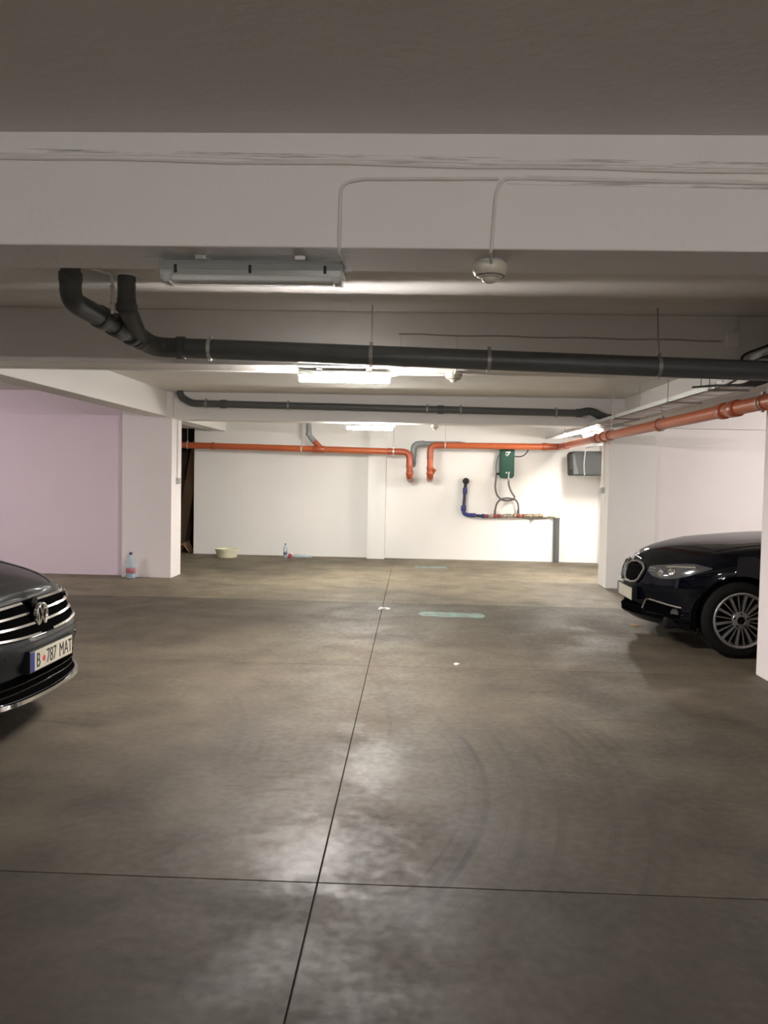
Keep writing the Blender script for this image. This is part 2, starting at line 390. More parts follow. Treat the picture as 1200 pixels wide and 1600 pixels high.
on2 = make_fixture('brightly lit tube lamp under the beam behind the thick grey pipe', 'lit_a'); on2.location = (-0.515, 5.885, BZ)
on3 = make_fixture('lit tube lamp under the far beam between the columns', 'lit_b'); on3.location = (-0.64, 11.64, BZ)
on4 = make_fixture('', 'lit_d'); on4['label'] = 'lit tube lamp below the cable tray beside the far column'
on4.location = (2.79, 12.75, 2.315); on4.rotation_euler = (0, 0, PI/2)
MB().box(-0.40, 0.40, -0.13, 0.03, 0.0, 0.012, 0.002).build('bracket_plate', 'galv', on4)
on0 = make_fixture('', 'lit_c'); on0['label'] = 'lit tube lamp under the middle of the rear beam'; on0.location = (-0.55, -2.885, BZ)
fill_rear = copy_tree(on0); fill_rear['label'] = 'unseen fill lamp added under the rear beam beside the right lengthwise beam'; fill_rear.location = (2.2, -2.885, BZ)  # second rear lamp, out of view, added to brighten the wide cross beam
fill_left = make_fixture('dim unseen fill lamp added on the ceiling above the grey car bay', 'lit_fill'); fill_left.location = (-6.6, 8.4, CZ)  # out of view, added to light the wall behind the grey car
fill_right = copy_tree(on0); fill_right['label'] = 'unseen fill lamp added on the ceiling above the blue car bay'; fill_right.location = (5.7, 8.9, CZ)  # out of view, added to brighten the wall behind the blue car

def make_detector(label):
    t = thing('smoke_detector', label, 'detector', group='smoke detectors under the beams')
    MB().lathe([(0, 0), (0.050, 0), (0.050, -0.010), (0, -0.010)], 28).build('base', 'greyplast', t)
    MB().lathe([(0, -0.010), (0.060, -0.010), (0.064, -0.018), (0.062, -0.036), (0.052, -0.052), (0.034, -0.060), (0.030, -0.061), (0.026, -0.070), (0.012, -0.078), (0, -0.079)], 32).build('dome', 'ivory', t)
    MB().lathe([(0.050, -0.0545), (0.053, -0.0535), (0.050, -0.0515)], 28).build('vent_ring', 'black', t)
    return t
d1 = make_detector('cream smoke detector under the beam with the unlit lamp'); d1.location = (0.263, 2.94, BZ)
d2 = copy_tree(d1); d2['label'] = 'smoke detector under the beam behind the thick grey pipe'; d2.location = (0.285, 5.93, BZ)
d3 = copy_tree(d1); d3['label'] = 'smoke detector under the far beam above the grey pipe elbow'; d3.location = (0.308, 11.62, BZ)

# ================================================================== CABLES ON THE BEAMS
def cable(name, pts, r, m, label, cat='cable', rad=0.05, seg=8, grp=None):
    o = MB().tube(fillet(pts, rad), r, seg).build(name, m); return tag(o, label, cat, grp)
YF = 2.785
def wavy(x0, x1, z0, z1, y, amp, n, ph):
    return [(x0+(x1-x0)*i/n, y, z0+(z1-z0)*i/n+amp*math.sin(ph+i*1.7)) for i in range(n+1)]
t = thing('painted_cable_run', 'pair of white painted cables running along the wide cross beam', 'cable')
MB().tube(wavy(-3.4, 2.9, 2.630, 2.545, YF-0.004, 0.003, 30, 0), 0.005, 8).build('cable', 'white', t)
MB().tube(wavy(-3.4, 2.9, 2.612, 2.532, YF-0.004, 0.003, 30, 1.3), 0.0055, 8).build('cable', 'cablewhite', t)
zc_ = lambda x: 2.588-0.0128*(x+0.6)
def dusty_band(x0, x1, off, h, name, parent):
    n_ = 12
    rows = [[(x0+(x1-x0)*k/n_, YF-0.0035, zc_(x0+(x1-x0)*k/n_)+off-h/2), (x0+(x1-x0)*k/n_, YF-0.0035, zc_(x0+(x1-x0)*k/n_)+off+h/2)] for k in range(n_+1)]
    return MB().slab(rows, [[(p[0], YF, p[2]) for p in r] for r in rows]).build(name, 'dusty', parent)
dusty_band(-3.4, 2.9, 0.004, 0.034, 'plaster_band', t)
dusty_band(0.30, 2.0, -0.052, 0.030, 'plaster_band', t)
o = cable('lamp_feed_cable', [(0.27, YF-0.0065, 2.526), (-0.20, YF-0.0065, 2.522), (-0.268, YF-0.0065, 2.505), (-0.270, YF-0.0065, 2.292), (-0.272, YF+0.01, 2.272), (-0.262, 2.87, 2.268), (-0.262, 2.945, 2.258)], 0.0055, 'cablewhite', 'white cable bending down the beam to the unlit lamp')
o = cable('detector_feed_cable', [(1.9, YF-0.0065, 2.508), (0.75, YF-0.0065, 2.521), (0.285, YF-0.0065, 2.527), (0.262, YF-0.0065, 2.48), (0.252, YF-0.0065, 2.30), (0.250, YF-0.002, 2.281), (0.252, YF+0.03, 2.278), (0.262, 2.885, 2.268)], 0.0055, 'cablewhite', 'white cable hanging down the beam to the cream detector')
o = cable('beam_cable', wavy(-0.12, 2.14, 2.522, 2.505, 5.717, 0.004, 14, 0.4), 0.005, 'grime', 'thin dusty cable along the beam above the thick grey pipe')
o = cable('lamp_feed_cable', [(-0.10, 5.716, 2.51), (-0.10, 5.716, 2.292), (-0.10, 5.74, 2.275), (-0.12, 5.90, 2.262), (-0.153, 5.92, 2.255)], 0.006, 'cablewhite', 'white cable down the beam to the lit lamp behind the pipe')
o = cable('detector_feed_cable', [(0.29, 5.716, 2.51), (0.29, 5.716, 2.292), (0.29, 5.74, 2.277), (0.288, 5.88, 2.272)], 0.006, 'cablewhite', 'white cable down the beam to the detector behind the pipe')
o = cable('lamp_link_cable', [(-3.2, 6.02, BZ-0.008), (-0.86, 6.02, BZ-0.008)], 0.007, 'cablewhite', 'white cable clipped under the beam beside the lit lamp')
o = cable('lamp_link_cable', [(-0.15, 6.06, BZ-0.008), (0.22, 6.06, BZ-0.008)], 0.007, 'cablewhite', 'short white cable between the lit lamp and the detector')
# thin conduit on the bay ceiling near the grey risers
t = thing('thin_conduit', 'thin white conduit on the ceiling beside the short grey riser', 'conduit')
MB().tube(fillet([(-2.0, 4.25, CZ-0.012), (-1.80, 4.72, CZ-0.012), (-1.80, 4.72, 2.44)], 0.03), 0.009, 10).build('pipe', 'cablewhite', t)
for z in (2.50, 2.60): MB().lathe([(0.009, -0.006), (0.013, -0.006), (0.013, 0.006), (0.009, 0.006)], 12, Matrix.Translation((-1.80, 4.72, z))).build('clip', 'galv', t)

# ================================================================== GREY DRAIN PIPES
def ring(p, d, r, L, th, m, parent, name='socket', seg=24):
    """collar around a pipe at p, axis d"""
    q = Vector(d).normalized().to_track_quat('Z', 'Y').to_matrix().to_4x4()
    pr = [(r-0.002, -L/2), (r+th*0.7, -L/2), (r+th, -L/2+th*0.5), (r+th, L/2-th*0.5), (r+th*0.7, L/2), (r-0.002, L/2)]
    return MB().lathe(pr, seg, Matrix.Translation(p) @ q).build(name, m, parent)
def clamp(p, d, r, parent, ear=Vector((0, 0, 1)), m='rod'):
    q = Vector(d).normalized().to_track_quat('Z', 'Y').to_matrix().to_4x4()
    b = MB().lathe([(r, -0.012), (r+0.004, -0.012), (r+0.004, 0.012), (r, 0.012)], 24, Matrix.Translation(p) @ q)
    e = Vector(p)+ear*(r+0.008)
    b.box(e.x-0.012, e.x+0.012, e.y-0.012, e.y+0.012, e.z-0.012, e.z+0.014)
    e = Vector(p)-ear*(r+0.006)
    b.box(e.x-0.010, e.x+0.010, e.y-0.010, e.y+0.010, e.z-0.008, e.z+0.008)
    return b.build('pipe_clamp', m, parent)

t = thing('grey_drain_pipe', 'thick dark grey drain pipe hung along the cross beam with two risers', 'pipe')
zp = lambda x: 2.365-0.0245*(x+1.79)
YP = 5.45; RP = 0.067
a = Vector((-1.60, YP, zp(-1.60))); b_ = Vector((6.0, YP, zp(6.0)))
MB().tube([a, b_], RP, 28).build('main_run', 'greypvc', t)
A0 = Vector((-1.955, 4.5, CZ+0.01)); A1 = Vector((-1.955, 4.5, 2.475)); A2 = Vector((-1.80, 5.37, 2.368))
A1 = Vector((-1.962, 4.52, 2.47)); A2 = Vector((-1.775, YP, 2.362))
MB().tube([A0, (-1.957, 4.505, 2.60)], 0.055, 24).build('riser', 'greypvc', t)
MB().tube(fillet([(-1.957, 4.505, 2.61), A1, lerp(A1, A2, 0.36)], 0.13), 0.061, 24).build('elbow', 'greyfit', t)
MB().tube([lerp(A1, A2, 0.3), lerp(A1, A2, 0.9)], 0.058, 24).build('sloping_run', 'greypvc', t)
D = (A2-A1).normalized()
ring(lerp(A1, A2, 0.32), D, 0.058, 0.07, 0.012, 'greyfit', t)
ring(lerp(A1, A2, 0.52), D, 0.058, 0.13, 0.014, 'greyfit', t)
ring(lerp(A1, A2, 0.68), D, 0.058, 0.045, 0.016, 'greyfit', t)
ring(lerp(A1, A2, 0.80), D, 0.058, 0.05, 0.012, 'greyfit', t)
ring((-1.957, 4.505, 2.60), (0, 0, 1), 0.055, 0.05, 0.010, 'greyfit', t)
MB().tube(fillet([lerp(A1, A2, 0.74), A2, a+Vector((0.02, 0, 0))], 0.12), 0.066, 24).build('elbow', 'greyfit', t)
ring(a, (1, 0, 0), RP, 0.06, 0.010, 'greyfit', t)
B0 = Vector((-1.735, 4.78, CZ+0.01)); B1 = Vector((-1.735, 4.78, 2.49)); B2 = lerp(A1, A2, 0.78)
MB().tube([B0, B1+Vector((0, 0, 0.03))], 0.053, 24).build('branch_riser', 'greypvc', t)
MB().tube(fillet([B1+Vector((0, 0, 0.05)), B1, B2], 0.06), 0.056, 24).build('branch_elbow', 'greyfit', t)
ring(B1+Vector((0, 0, 0.0)), (0, 0, 1), 0.055, 0.04, 0.009, 'greyfit', t)
for x in (-1.40, -0.30, 0.494, 1.625, 3.0, 4.4):
    p = Vector((x, YP, zp(x))); clamp(p, (1, 0, 0), RP, t, m='rod' if x != -1.4 else 'galv')
    if x in (-0.30, 1.625, 3.0, 4.4): MB().tube([(x, YP, zp(x)+RP), (x, YP+0.06, CZ)], 0.0055, 8).build('hanger_rod', 'galv' if x < 0 else 'rod', t)
# patch of raw white filler round the short riser
o = MB().lathe([(0, 0), (0.085, 0), (0.078, -0.006), (0.05, -0.008), (0, -0.008)], 11, Matrix.Translation((-1.72, 4.79, CZ))).build('filler_patch', 'white', ce)

t = thing('grey_drain_pipe', 'thinner dark grey drain pipe along the far beam between the columns', 'pipe')
zq = lambda x: 2.505-0.0085*(x+2.88)
YQ = 11.30
MB().tube([(-3.08, YQ, zq(-3.08)), (2.33, YQ, zq(2.33))], 0.050, 20).build('main_run', 'greypvc', t)
MB().tube(fillet([(-3.33, YQ-0.02, 2.68), (-3.31, YQ, 2.60), (-3.17, YQ, zq(-3.1)), (-3.0, YQ, zq(-3.0))], 0.09), 0.050, 20).build('elbow', 'greyfit', t)
MB().tube(fillet([(2.28, YQ, zq(2.28)), (2.45, YQ, 2.50), (2.60, YQ-0.01, 2.42), (2.755, YQ+0.08, 2.405)], 0.07), 0.054, 20).build('elbow', 'greyfit', t)
for x in (-2.95, -1.78, 0.18, 0.65, 1.98): clamp((x, YQ, zq(x)), (1, 0, 0), 0.050, t, ear=Vector((0, 0, 1)), m='rod')
for x in (-2.70, 0.37, 2.30): ring((x, YQ, zq(x)), (1, 0, 0), 0.050, 0.09, 0.010, 'greyfit', t)

# ================================================================== ORANGE PIPES
t = thing('orange_drain_pipe', 'long orange drain pipe running below the cable tray to the back wall', 'pipe')
XO = 2.60
zo = lambda y: 2.120+0.0012*(y-6)
def oy(y): return Vector((XO, y, zo(y)))
MB().tube([oy(-5.5), oy(11.9)], 0.056, 24).build('lengthwise_run', 'orange', t)
MB().tube([oy(11.7), (2.63, 14.0, 2.125)], 0.054, 24).build('lengthwise_run', 'orange', t)
for y, L in ((6.05, 0.05), (6.62, 0.16), (6.85, 0.10), (8.60, 0.10), (10.75, 0.08), (11.10, 0.08), (11.45, 0.14), (13.9, 0.10)):
    ring(oy(y) if y < 12 else Vector((2.63, y, 2.125)), (0, 1, 0), 0.055, L, 0.014 if L > 0.07 else 0.006, 'orangefit', t)
for y in (6.10, 8.50, 10.62, 11.62): clamp(oy(y), (0, 1, 0), 0.058, t, m='rod')
for y in (8.50, 10.62): MB().tube([oy(y)+Vector((0, 0, 0.06)), (XO-0.02, y, 2.278)], 0.0045, 8).build('hanger_rod', 'rod', t)
MB().tube(fillet([(2.63, 13.95, 2.125), (2.645, 14.5, 2.122), (2.30, 14.5, 2.122)], 0.30), 0.060, 24).build('elbow', 'orangefit', t)
MB().tube([(2.38, 14.5, 2.122), (0.44, 14.5, 2.112)], 0.056, 24).build('wall_run', 'orange', t)
MB().tube(fillet([(0.60, 14.5, 2.113), (0.305, 14.5, 2.112), (0.305, 14.5, 1.86)], 0.16), 0.060, 24).build('elbow', 'orangefit', t)
MB().tube([(0.305, 14.5, 1.92), (0.310, 14.5, 1.60)], 0.055, 24).build('drop', 'orange', t)
MB().tube(fillet([(0.310, 14.5, 1.68), (0.312, 14.52, 1.54), (0.315, 14.99, 1.50)], 0.10), 0.060, 24).build('elbow', 'orangefit', t)
ring((0.310, 14.5, 1.70), (0, 0, 1), 0.056, 0.05, 0.010, 'orangefit', t); ring((0.310, 14.5, 1.60), (0, 0, 1), 0.058, 0.04, 0.010, 'orangefit', t)
MB().tube([(0.34, 14.5, 1.60), (0.39, 14.47, 1.68)], 0.036, 16).build('inspection_stub', 'orangefit', t)
for x in (0.57,): clamp((x, 14.5, 2.113), (1, 0, 0), 0.057, t, m='galv'); MB().tube([(x, 14.5, 2.17), (x, 14.5, CZ)], 0.004, 8).build('hanger_rod', 'rod', t)
ring((2.36, 14.5, 2.122), (1, 0, 0), 0.056, 0.09, 0.012, 'orangefit', t); ring((1.40, 14.5, 2.117), (1, 0, 0), 0.055, 0.012, 0.004, 'orangefit', t)

t = thing('orange_drain_pipe', 'orange drain pipe on the back wall with a grey branch and down bend', 'pipe')
zl = lambda x: 1.985-0.012*(x+0.3)
def ol(x): return Vector((x, 14.5, zl(x)))
MB().tube([ol(-5.3), ol(-0.22)], 0.056, 24).build('wall_run', 'orange', t)
MB().tube(fillet([ol(-0.42), ol(-0.066), (-0.064, 14.5, 1.72)], 0.16), 0.060, 24).build('elbow', 'orangefit', t)
MB().tube([(-0.064, 14.5, 1.80), (-0.060, 14.5, 1.60)], 0.056, 24).build('drop', 'orangefit', t)
MB().tube(fillet([(-0.060, 14.5, 1.66), (-0.060, 14.52, 1.54), (-0.058, 14.99, 1.50)], 0.10), 0.060, 24).build('elbow', 'orangefit', t)
ring((-0.062, 14.5, 1.72), (0, 0, 1), 0.058, 0.04, 0.008, 'orangefit', t); ring((-0.06, 14.5, 1.59), (0, 0, 1), 0.058, 0.05, 0.008, 'orangefit', t)
MB().tube([ol(-1.66), (-1.80, 14.5, 2.145)], 0.050, 20).build('branch', 'orangefit', t)
MB().tube(fillet([(-1.79, 14.5, 2.13), (-1.90, 14.5, 2.25), (-1.905, 14.5, 2.40)], 0.09), 0.049, 20).build('branch_elbow', 'midgreypvc', t)
MB().tube([(-1.905, 14.5, 2.36), (-1.905, 14.5, CZ)], 0.046, 20).build('branch_riser', 'midgreypvc', t)
ring((-1.905, 14.5, 2.27), (0, 0, 1), 0.047, 0.05, 0.008, 'midgreypvc', t)
for x, L in ((-1.72, 0.22), (-3.65, 0.06), (-0.44, 0.05)): ring(ol(x), (1, 0, 0), 0.056, L, 0.008, 'orangefit', t)
for x in (-0.36, -2.03, -4.12):
    clamp(ol(x), (1, 0, 0), 0.057, t, m='galv')
    MB().tube([ol(x)+Vector((0, 0, 0.06)), (x, 14.5, CZ)], 0.004, 8).build('hanger_rod', 'rod', t)
o = thing('grey_offset_pipe', 'short mid grey pipe bend behind the orange down bends', 'pipe')
MB().tube(fillet([(0.0, 14.70, 1.90), (0.005, 14.70, 2.13), (0.20, 14.70, 2.145)], 0.17), 0.057, 20).build('elbow', 'midgreypvc', o)
MB().tube([(0.17, 14.70, 2.143), (0.85, 14.70, 2.15), (0.95, 14.98, 2.15)], 0.050, 20).build('run', 'midgreypvc', o)
MB().tube(fillet([(0.0, 14.70, 1.97), (0.0, 14.70, 1.80), (0.0, 14.99, 1.76)], 0.08), 0.050, 20).build('run', 'midgreypvc', o)

# ================================================================== CABLE TRAYS
def tray(name, label, x0, x1, y0, y1, z, h, rungs):
    t = thing(name, label, 'cable tray')
    for x in (x0, x1):
        s = 1 if x == x0 else -1
        MB().prism([(x, z), (x+s*0.018, z), (x+s*0.018, z+0.003), (x+s*0.003, z+0.003), (x+s*0.003, z+h-0.003), (x+s*0.018, z+h-0.003), (x+s*0.018, z+h), (x, z+h)], y0, y1, (0, 2, 1)).build('side_rail', 'galv', t)
    MB().box(x0, x1, y0, y1, z, z+0.002).build('base_plate', 'galv', t)
    n = max(2, int((y1-y0)/rungs)); me = None
    for k in range(n):
        y = y0+0.05+(y1-y0-0.1)*k/(n-1)
        if me is None: o = me = MB().box(x0+0.02, x1-0.02, -0.010, 0.010, -0.004, 0.0).build('rung', 'galv', t)
        else: o = me.copy(); COL.objects.link(o)
        o.location = (0, y, z)
    return t
TX0, TX1, TZ = 2.44, 2.72, 2.285
tr = tray('cable_tray', 'galvanised cable tray hung along the aisle above the orange pipe', TX0, TX1, 6.50, 14.95, TZ, 0.045, 0.30)
for y in (6.72, 7.80, 9.90, 13.0):
    MB().box(TX0-0.03, TX1+0.03, y-0.015, y+0.015, TZ-0.014, TZ-0.001).build('cross_bar', 'rod', tr)
    for x in (TX0-0.015, TX1+0.015): MB().tube([(x, y, TZ-0.02), (x, y, CZ)], 0.0045, 8).build('hanger_rod', 'rod', tr)
MB().box(TX0-0.006, TX0-0.001, 6.62, 6.84, TZ-0.004, TZ+0.050, 0.001).build('joint_plate', 'clip', tr)
for k, (x, z, c) in enumerate(((2.50, 2.300, 'black'), (2.53, 2.302, 'darkgrey'), (2.57, 2.300, 'black'), (2.62, 2.301, 'darkgrey'))):
    pts = [(x-0.10, 3.5, 2.364), (x-0.09, 5.62, 2.364), (x-0.08, 5.69, 2.34), (x-0.07, 5.69, 2.26), (x-0.03, 6.2, 2.258), (x, 6.55, z), (x, 14.7, z)]
    cable('power_cable', pts, 0.010, c, ['black power cable in the tray nearest the aisle', 'dark grey power cable second in the tray', 'black power cable third in the tray', 'dark grey power cable in the tray nearest the column'][k], rad=0.12)
tr2 = tray('cable_tray', 'dim cable tray in front of the beam above the thick grey pipe', 2.28, 2.56, 3.3, 5.64, 2.345, 0.045, 0.26)
for y in (3.6, 5.2):
    for x in (2.26, 2.58): MB().tube([(x, y, 2.325), (x, y, CZ)], 0.0045, 8).build('hanger_rod', 'rod', tr2)
    MB().box(2.24, 2.60, y-0.012, y+0.012, 2.333, 2.344).build('cross_bar', 'rod', tr2)
cable('hanging_cable', [(2.262, 3.4, 2.402), (2.262, 5.60, 2.402), (2.266, 5.70, 2.385), (2.29, 5.70, 2.265), (2.36, 6.2, 2.255), (2.41, 6.6, 2.30), (2.42, 7.1, 2.345)], 0.009, 'black', 'thick black cable dipping under the beam beside the dim tray', rad=0.1)
t = thing('junction_box', 'grey junction box on the beam above the thick grey pipe', 'box')
MB().box(2.15, 2.245, 5.675, 5.72, 2.455, 2.56, 0.006).build('body', 'ceil', t)
MB().box(2.155, 2.24, 5.668, 5.676, 2.461, 2.554, 0.003).build('lid', 'ceil', t)
MB().tube([(2.235, 5.712, 2.56), (2.235, 5.712, CZ)], 0.008, 8).build('conduit', 'ceil', t)

# ================================================================== SWITCHES ON COLUMNS
def switch(x, s, y, z, label):
    t = thing('light_switch', label, 'switch')
    MB().box(min(x, x+s*0.045), max(x, x+s*0.045), y-0.045, y+0.045, z-0.045, z+0.045, 0.006).build('box', 'greyplast', t)
    MB().box(min(x+s*0.045, x+s*0.054), max(x+s*0.045, x+s*0.054), y-0.03, y+0.03, z-0.03, z+0.03, 0.004).build('rocker', 'greyplast', t)
    MB().tube([(x+s*0.012, y, z+0.045), (x+s*0.012, y, BZ)], 0.010, 10).build('conduit', 'white', t)
switch(-3.45, 1, 11.60, 1.40, 'grey light switch with conduit on the white column by the bottle')
switch(2.76, -1, 11.66, 1.39, 'grey light switch with conduit on the column by the blue car')

# ================================================================== PUMP, HOSES, MANIFOLD
t = thing('pump_unit', 'dark green pump unit with pale logo on the back wall', 'pump')
px0, px1, pz0, pz1 = 1.60, 1.865, 1.545, 2.10
out = [(px0, pz0+0.05), (px0+0.02, pz0+0.012), (px0+0.05, pz0), (px1-0.05, pz0), (px1-0.02, pz0+0.012), (px1, pz0+0.05), (px1, pz1), (px0, pz1)]
MB().prism(out, 14.85, 14.995).build('casing', 'green', t)
inn = [((x-1.7325)*0.86+1.7325, (z-1.82)*0.95+1.82) for x, z in out]
cov = MB().prism(inn, 14.80, 14.85).build('cover', 'green', t)
for x in (1.655, 1.81): MB().box(x-0.004, x+0.004, 14.793, 14.80, 1.66, 2.04, 0.002).build('cover_rib', 'green', cov)
lg = MB()
lg.prism([(1.695, 2.03), (1.785, 2.04), (1.785, 2.02), (1.735, 1.955), (1.705, 1.95), (1.750, 2.01), (1.695, 2.005)], 14.794, 14.80)
lg.prism([(1.688, 1.985), (1.715, 1.99), (1.712, 1.97), (1.690, 1.965)], 14.794, 14.80)
lg.build('logo', 'paper', t)
MB().lathe([(0, 0), (0.018, 0), (0.018, 0.03), (0, 0.03)], 14, Matrix.Translation((1.715, 14.80, 1.645)) @ Matrix.Rotation(PI/2, 4, 'X')).build('fitting', 'chrome', t)
MB().lathe([(0, 0), (0.018, 0), (0.018, 0.03), (0, 0.03)], 14, Matrix.Translation((1.765, 14.80, 1.648)) @ Matrix.Rotation(PI/2, 4, 'X')).build('fitting', 'chrome', t)
MB().tube([(1.755, 14.78, 1.65), (1.757, 14.78, 1.50)], 0.016, 12).build('outlet_nozzle', 'galv', t)
MB().tube([(1.60, 14.86, 1.625), (1.54, 14.86, 1.62)], 0.020, 12).build('inlet_elbow', 'darkgrey', t)
cable('pump_power_cable', [(1.87, 14.9, 1.95), (1.98, 14.9, 1.945), (2.06, 14.9, 1.98), (2.12, 14.9, 2.06), (2.13, 14.9, 2.14)], 0.009, 'black', 'black power cable leaving the side of the green pump', rad=0.06)
cable('pump_signal_cable', [(1.61, 14.93, 2.0), (1.56, 14.93, 1.92), (1.535, 14.93, 1.75), (1.545, 14.9, 1.64)], 0.006, 'black', 'thin black cable down the green pump side to its inlet', rad=0.06)
cable('pump_hose', [(1.542, 14.86, 1.63), (1.535, 14.85, 1.52), (1.520, 14.84, 1.38), (1.560, 14.86, 1.22), (1.66, 14.88, 1.135), (1.78, 14.88, 1.125), (1.90, 14.88, 1.165), (1.955, 14.88, 1.09), (1.968, 14.88, 0.99), (1.970, 14.92, 0.86)], 0.017, 'hose', 'braided hose from the pump inlet curving to the right manifold tee', rad=0.07, seg=10)
cable('pump_hose', [(1.757, 14.78, 1.52), (1.765, 14.79, 1.42), (1.81, 14.80, 1.30), (1.885, 14.79, 1.20), (1.86, 14.79, 1.165), (1.74, 14.785, 1.185), (1.63, 14.79, 1.16), (1.56, 14.81, 1.09), (1.542, 14.88, 0.99), (1.541, 14.92, 0.86)], 0.017, 'hose', 'braided hose from the pump outlet looping to the left manifold tee', rad=0.07, seg=10)
t = thing('pipe_manifold', 'row of brass and red water fittings low on the back wall', 'pipe')
ym = 14.92
MB().tube([(1.36, ym, 0.832), (2.45, ym, 0.868)], 0.024, 14).build('pipe', 'brass', t)
zz = lambda x: 0.832+0.033*(x-1.36)
for x, L, th, m in ((1.38, 0.08, 0.014, 'redvalve'), (1.47, 0.06, 0.010, 'rod'), (1.54, 0.06, 0.016, 'redvalve'), (1.61, 0.06, 0.014, 'redvalve'), (1.72, 0.05, 0.012, 'rod'), (1.77, 0.04, 0.018, 'brass'), (1.83, 0.05, 0.012, 'rod'), (1.90, 0.05, 0.014, 'brass'), (1.97, 0.07, 0.016, 'redvalve'), (2.06, 0.05, 0.010, 'redvalve'), (2.14, 0.05, 0.014, 'brass'), (2.19, 0.03, 0.020, 'rod'), (2.25, 0.05, 0.012, 'brass'), (2.31, 0.04, 0.018, 'rod'), (2.36, 0.05, 0.012, 'brass')):
    ring((x, ym, zz(x)), (1, 0, 0.033), 0.023, L, th, m, t, 'fitting', 14)
for x in (1.541, 1.970): MB().tube([(x, ym, zz(x)), (x, ym, zz(x)+0.12)], 0.022, 12).build('tee', 'redvalve', t)
for x in (1.80, 2.22):
    MB().box(x-0.045, x+0.045, ym-0.045, ym-0.035, zz(x)+0.028, zz(x)+0.042, 0.003).build('valve_lever', 'rod', t)
for x in (1.66, 2.10): MB().box(x-0.012, x+0.012, ym, 15.0, zz(x)-0.035, zz(x)+0.03).build('wall_bracket', 'rod', t)
t = thing('white_plastic_pipe', 'cream plastic pipe end joining manifold to grey floor pipe', 'pipe')
MB().tube([(2.44, ym, 0.868), (2.66, ym, 0.876)], 0.026, 14).build('pipe', 'cream', t)
ring((2.47, ym, 0.869), (1, 0, 0), 0.026, 0.09, 0.014, 'paper', t, 'coupling', 16)
MB().tube(fillet([(2.58, ym, 0.874), (2.675, ym, 0.878), (2.68, ym, 0.79)], 0.05), 0.042, 16).build('elbow', 'cream', t)
t = thing('grey_floor_pipe', 'vertical grey insulated pipe rising from floor to cream elbow', 'pipe')
MB().tube([(2.69, ym, 0.0), (2.682, ym, 0.83)], 0.052, 20).build('pipe', 'cheek', t)
ring((2.682, ym, 0.815), (0, 0, 1), 0.052, 0.03, 0.004, 'cheek', t, 'collar', 20)
t = thing('blue_water_pipe', 'dark pipe with bright blue joints bending up the back wall', 'pipe')
MB().lathe([(0, -0.062), (0.04, -0.05), (0.06, -0.02), (0.062, 0), (0.06, 0.02), (0.04, 0.05), (0, 0.062)], 18, Matrix.Translation((0.985, 14.90, 1.475)) @ Matrix.Rotation(PI/2, 4, 'X')).build('wall_elbow', 'darkgrey', t)
MB().tube([(0.985, 14.90, 1.46), (0.978, ym, 1.36)], 0.030, 14).build('neck', 'darkblue', t)
MB().tube([(0.978, ym, 1.38), (0.955, ym, 0.95)], 0.028, 14).build('riser', 'darkblue', t)
ring((0.974, ym, 1.295), (0, 0, 1), 0.028, 0.12, 0.014, 'blue', t, 'coupling', 16)
MB().tube(fillet([(0.957, ym, 1.00), (0.955, ym, 0.865), (1.09, ym, 0.842)], 0.09), 0.036, 16).build('elbow', 'blue', t)
ring((0.956, ym, 0.97), (0, 0, 1), 0.036, 0.10, 0.012, 'blue', t, 'coupling', 16)
MB().tube([(1.06, ym, 0.848), (1.37, ym, 0.832)], 0.027, 14).build('run', 'darkblue', t)
ring((1.13, ym, 0.845), (1, 0, 0), 0.03, 0.10, 0.010, 'blue', t, 'coupling', 16); ring((1.32, ym, 0.835), (1, 0, 0), 0.027, 0.05, 0.014, 'blue', t, 'coupling', 16)
# chipped plaster below the manifold
bm_ = MB().prism([(1.98, 0.83), (2.25, 0.82), (2.42, 0.84), (2.62, 0.86), (2.50, 0.80), (2.28, 0.785), (2.20, 0.70), (2.19, 0.78), (2.05, 0.80)], 14.994, 15.0)
bm_.build('plaster_stain', 'grime', bpy.data.objects['wall_back'])

# ================================================================== DARK CASING IN THE CORNER
t = thing('wall_casing', 'dark grey rounded casing on the side wall behind the far column', 'appliance')
bm_ = MB()
o_ = [(2.765, 1.99), (2.80, 2.035), (3.45, 2.05), (3.45, 1.625), (2.83, 1.61), (2.80, 1.615), (2.785, 1.64)]
bm_.prism(o_, 14.05, 14.55)
cs = bm_.build('body', 'darkgrey', t)
# bevelled left cheek, wider at its foot; lamplight on it put into a paler colour
MB().slab([[(2.762, 14.06, 1.985), (2.800, 14.015, 1.975)], [(2.775, 14.06, 1.80), (2.835, 14.01, 1.80)], [(2.786, 14.06, 1.64), (2.875, 14.005, 1.635)]],
          [[(2.762, 14.30, 1.985), (2.800, 14.30, 1.975)], [(2.775, 14.30, 1.80), (2.835, 14.30, 1.80)], [(2.786, 14.30, 1.64), (2.875, 14.30, 1.635)]]).build('cheek', 'cheek', t)
MB().prism([(2.80, 1.98), (3.44, 2.0), (3.44, 1.63), (2.88, 1.63), (2.84, 1.80)], 14.015, 14.06).build('front_panel', 'darkgrey', t)
cable('casing_cable', [(2.98, 13.99, 2.10), (2.965, 13.99, 1.95), (2.955, 13.99, 1.80), (2.965, 13.99, 1.68), (2.975, 14.0, 1.62)], 0.008, 'midgreypvc', 'pale grey cable hanging in front of the dark grey casing', rad=0.08)
cable('casing_cable', [(2.98, 13.99, 2.09), (3.05, 13.6, 2.11), (3.22, 12.6, 2.16)], 0.010, 'midgreypvc', 'pale conduit running forward from the dark grey casing', rad=0.05)

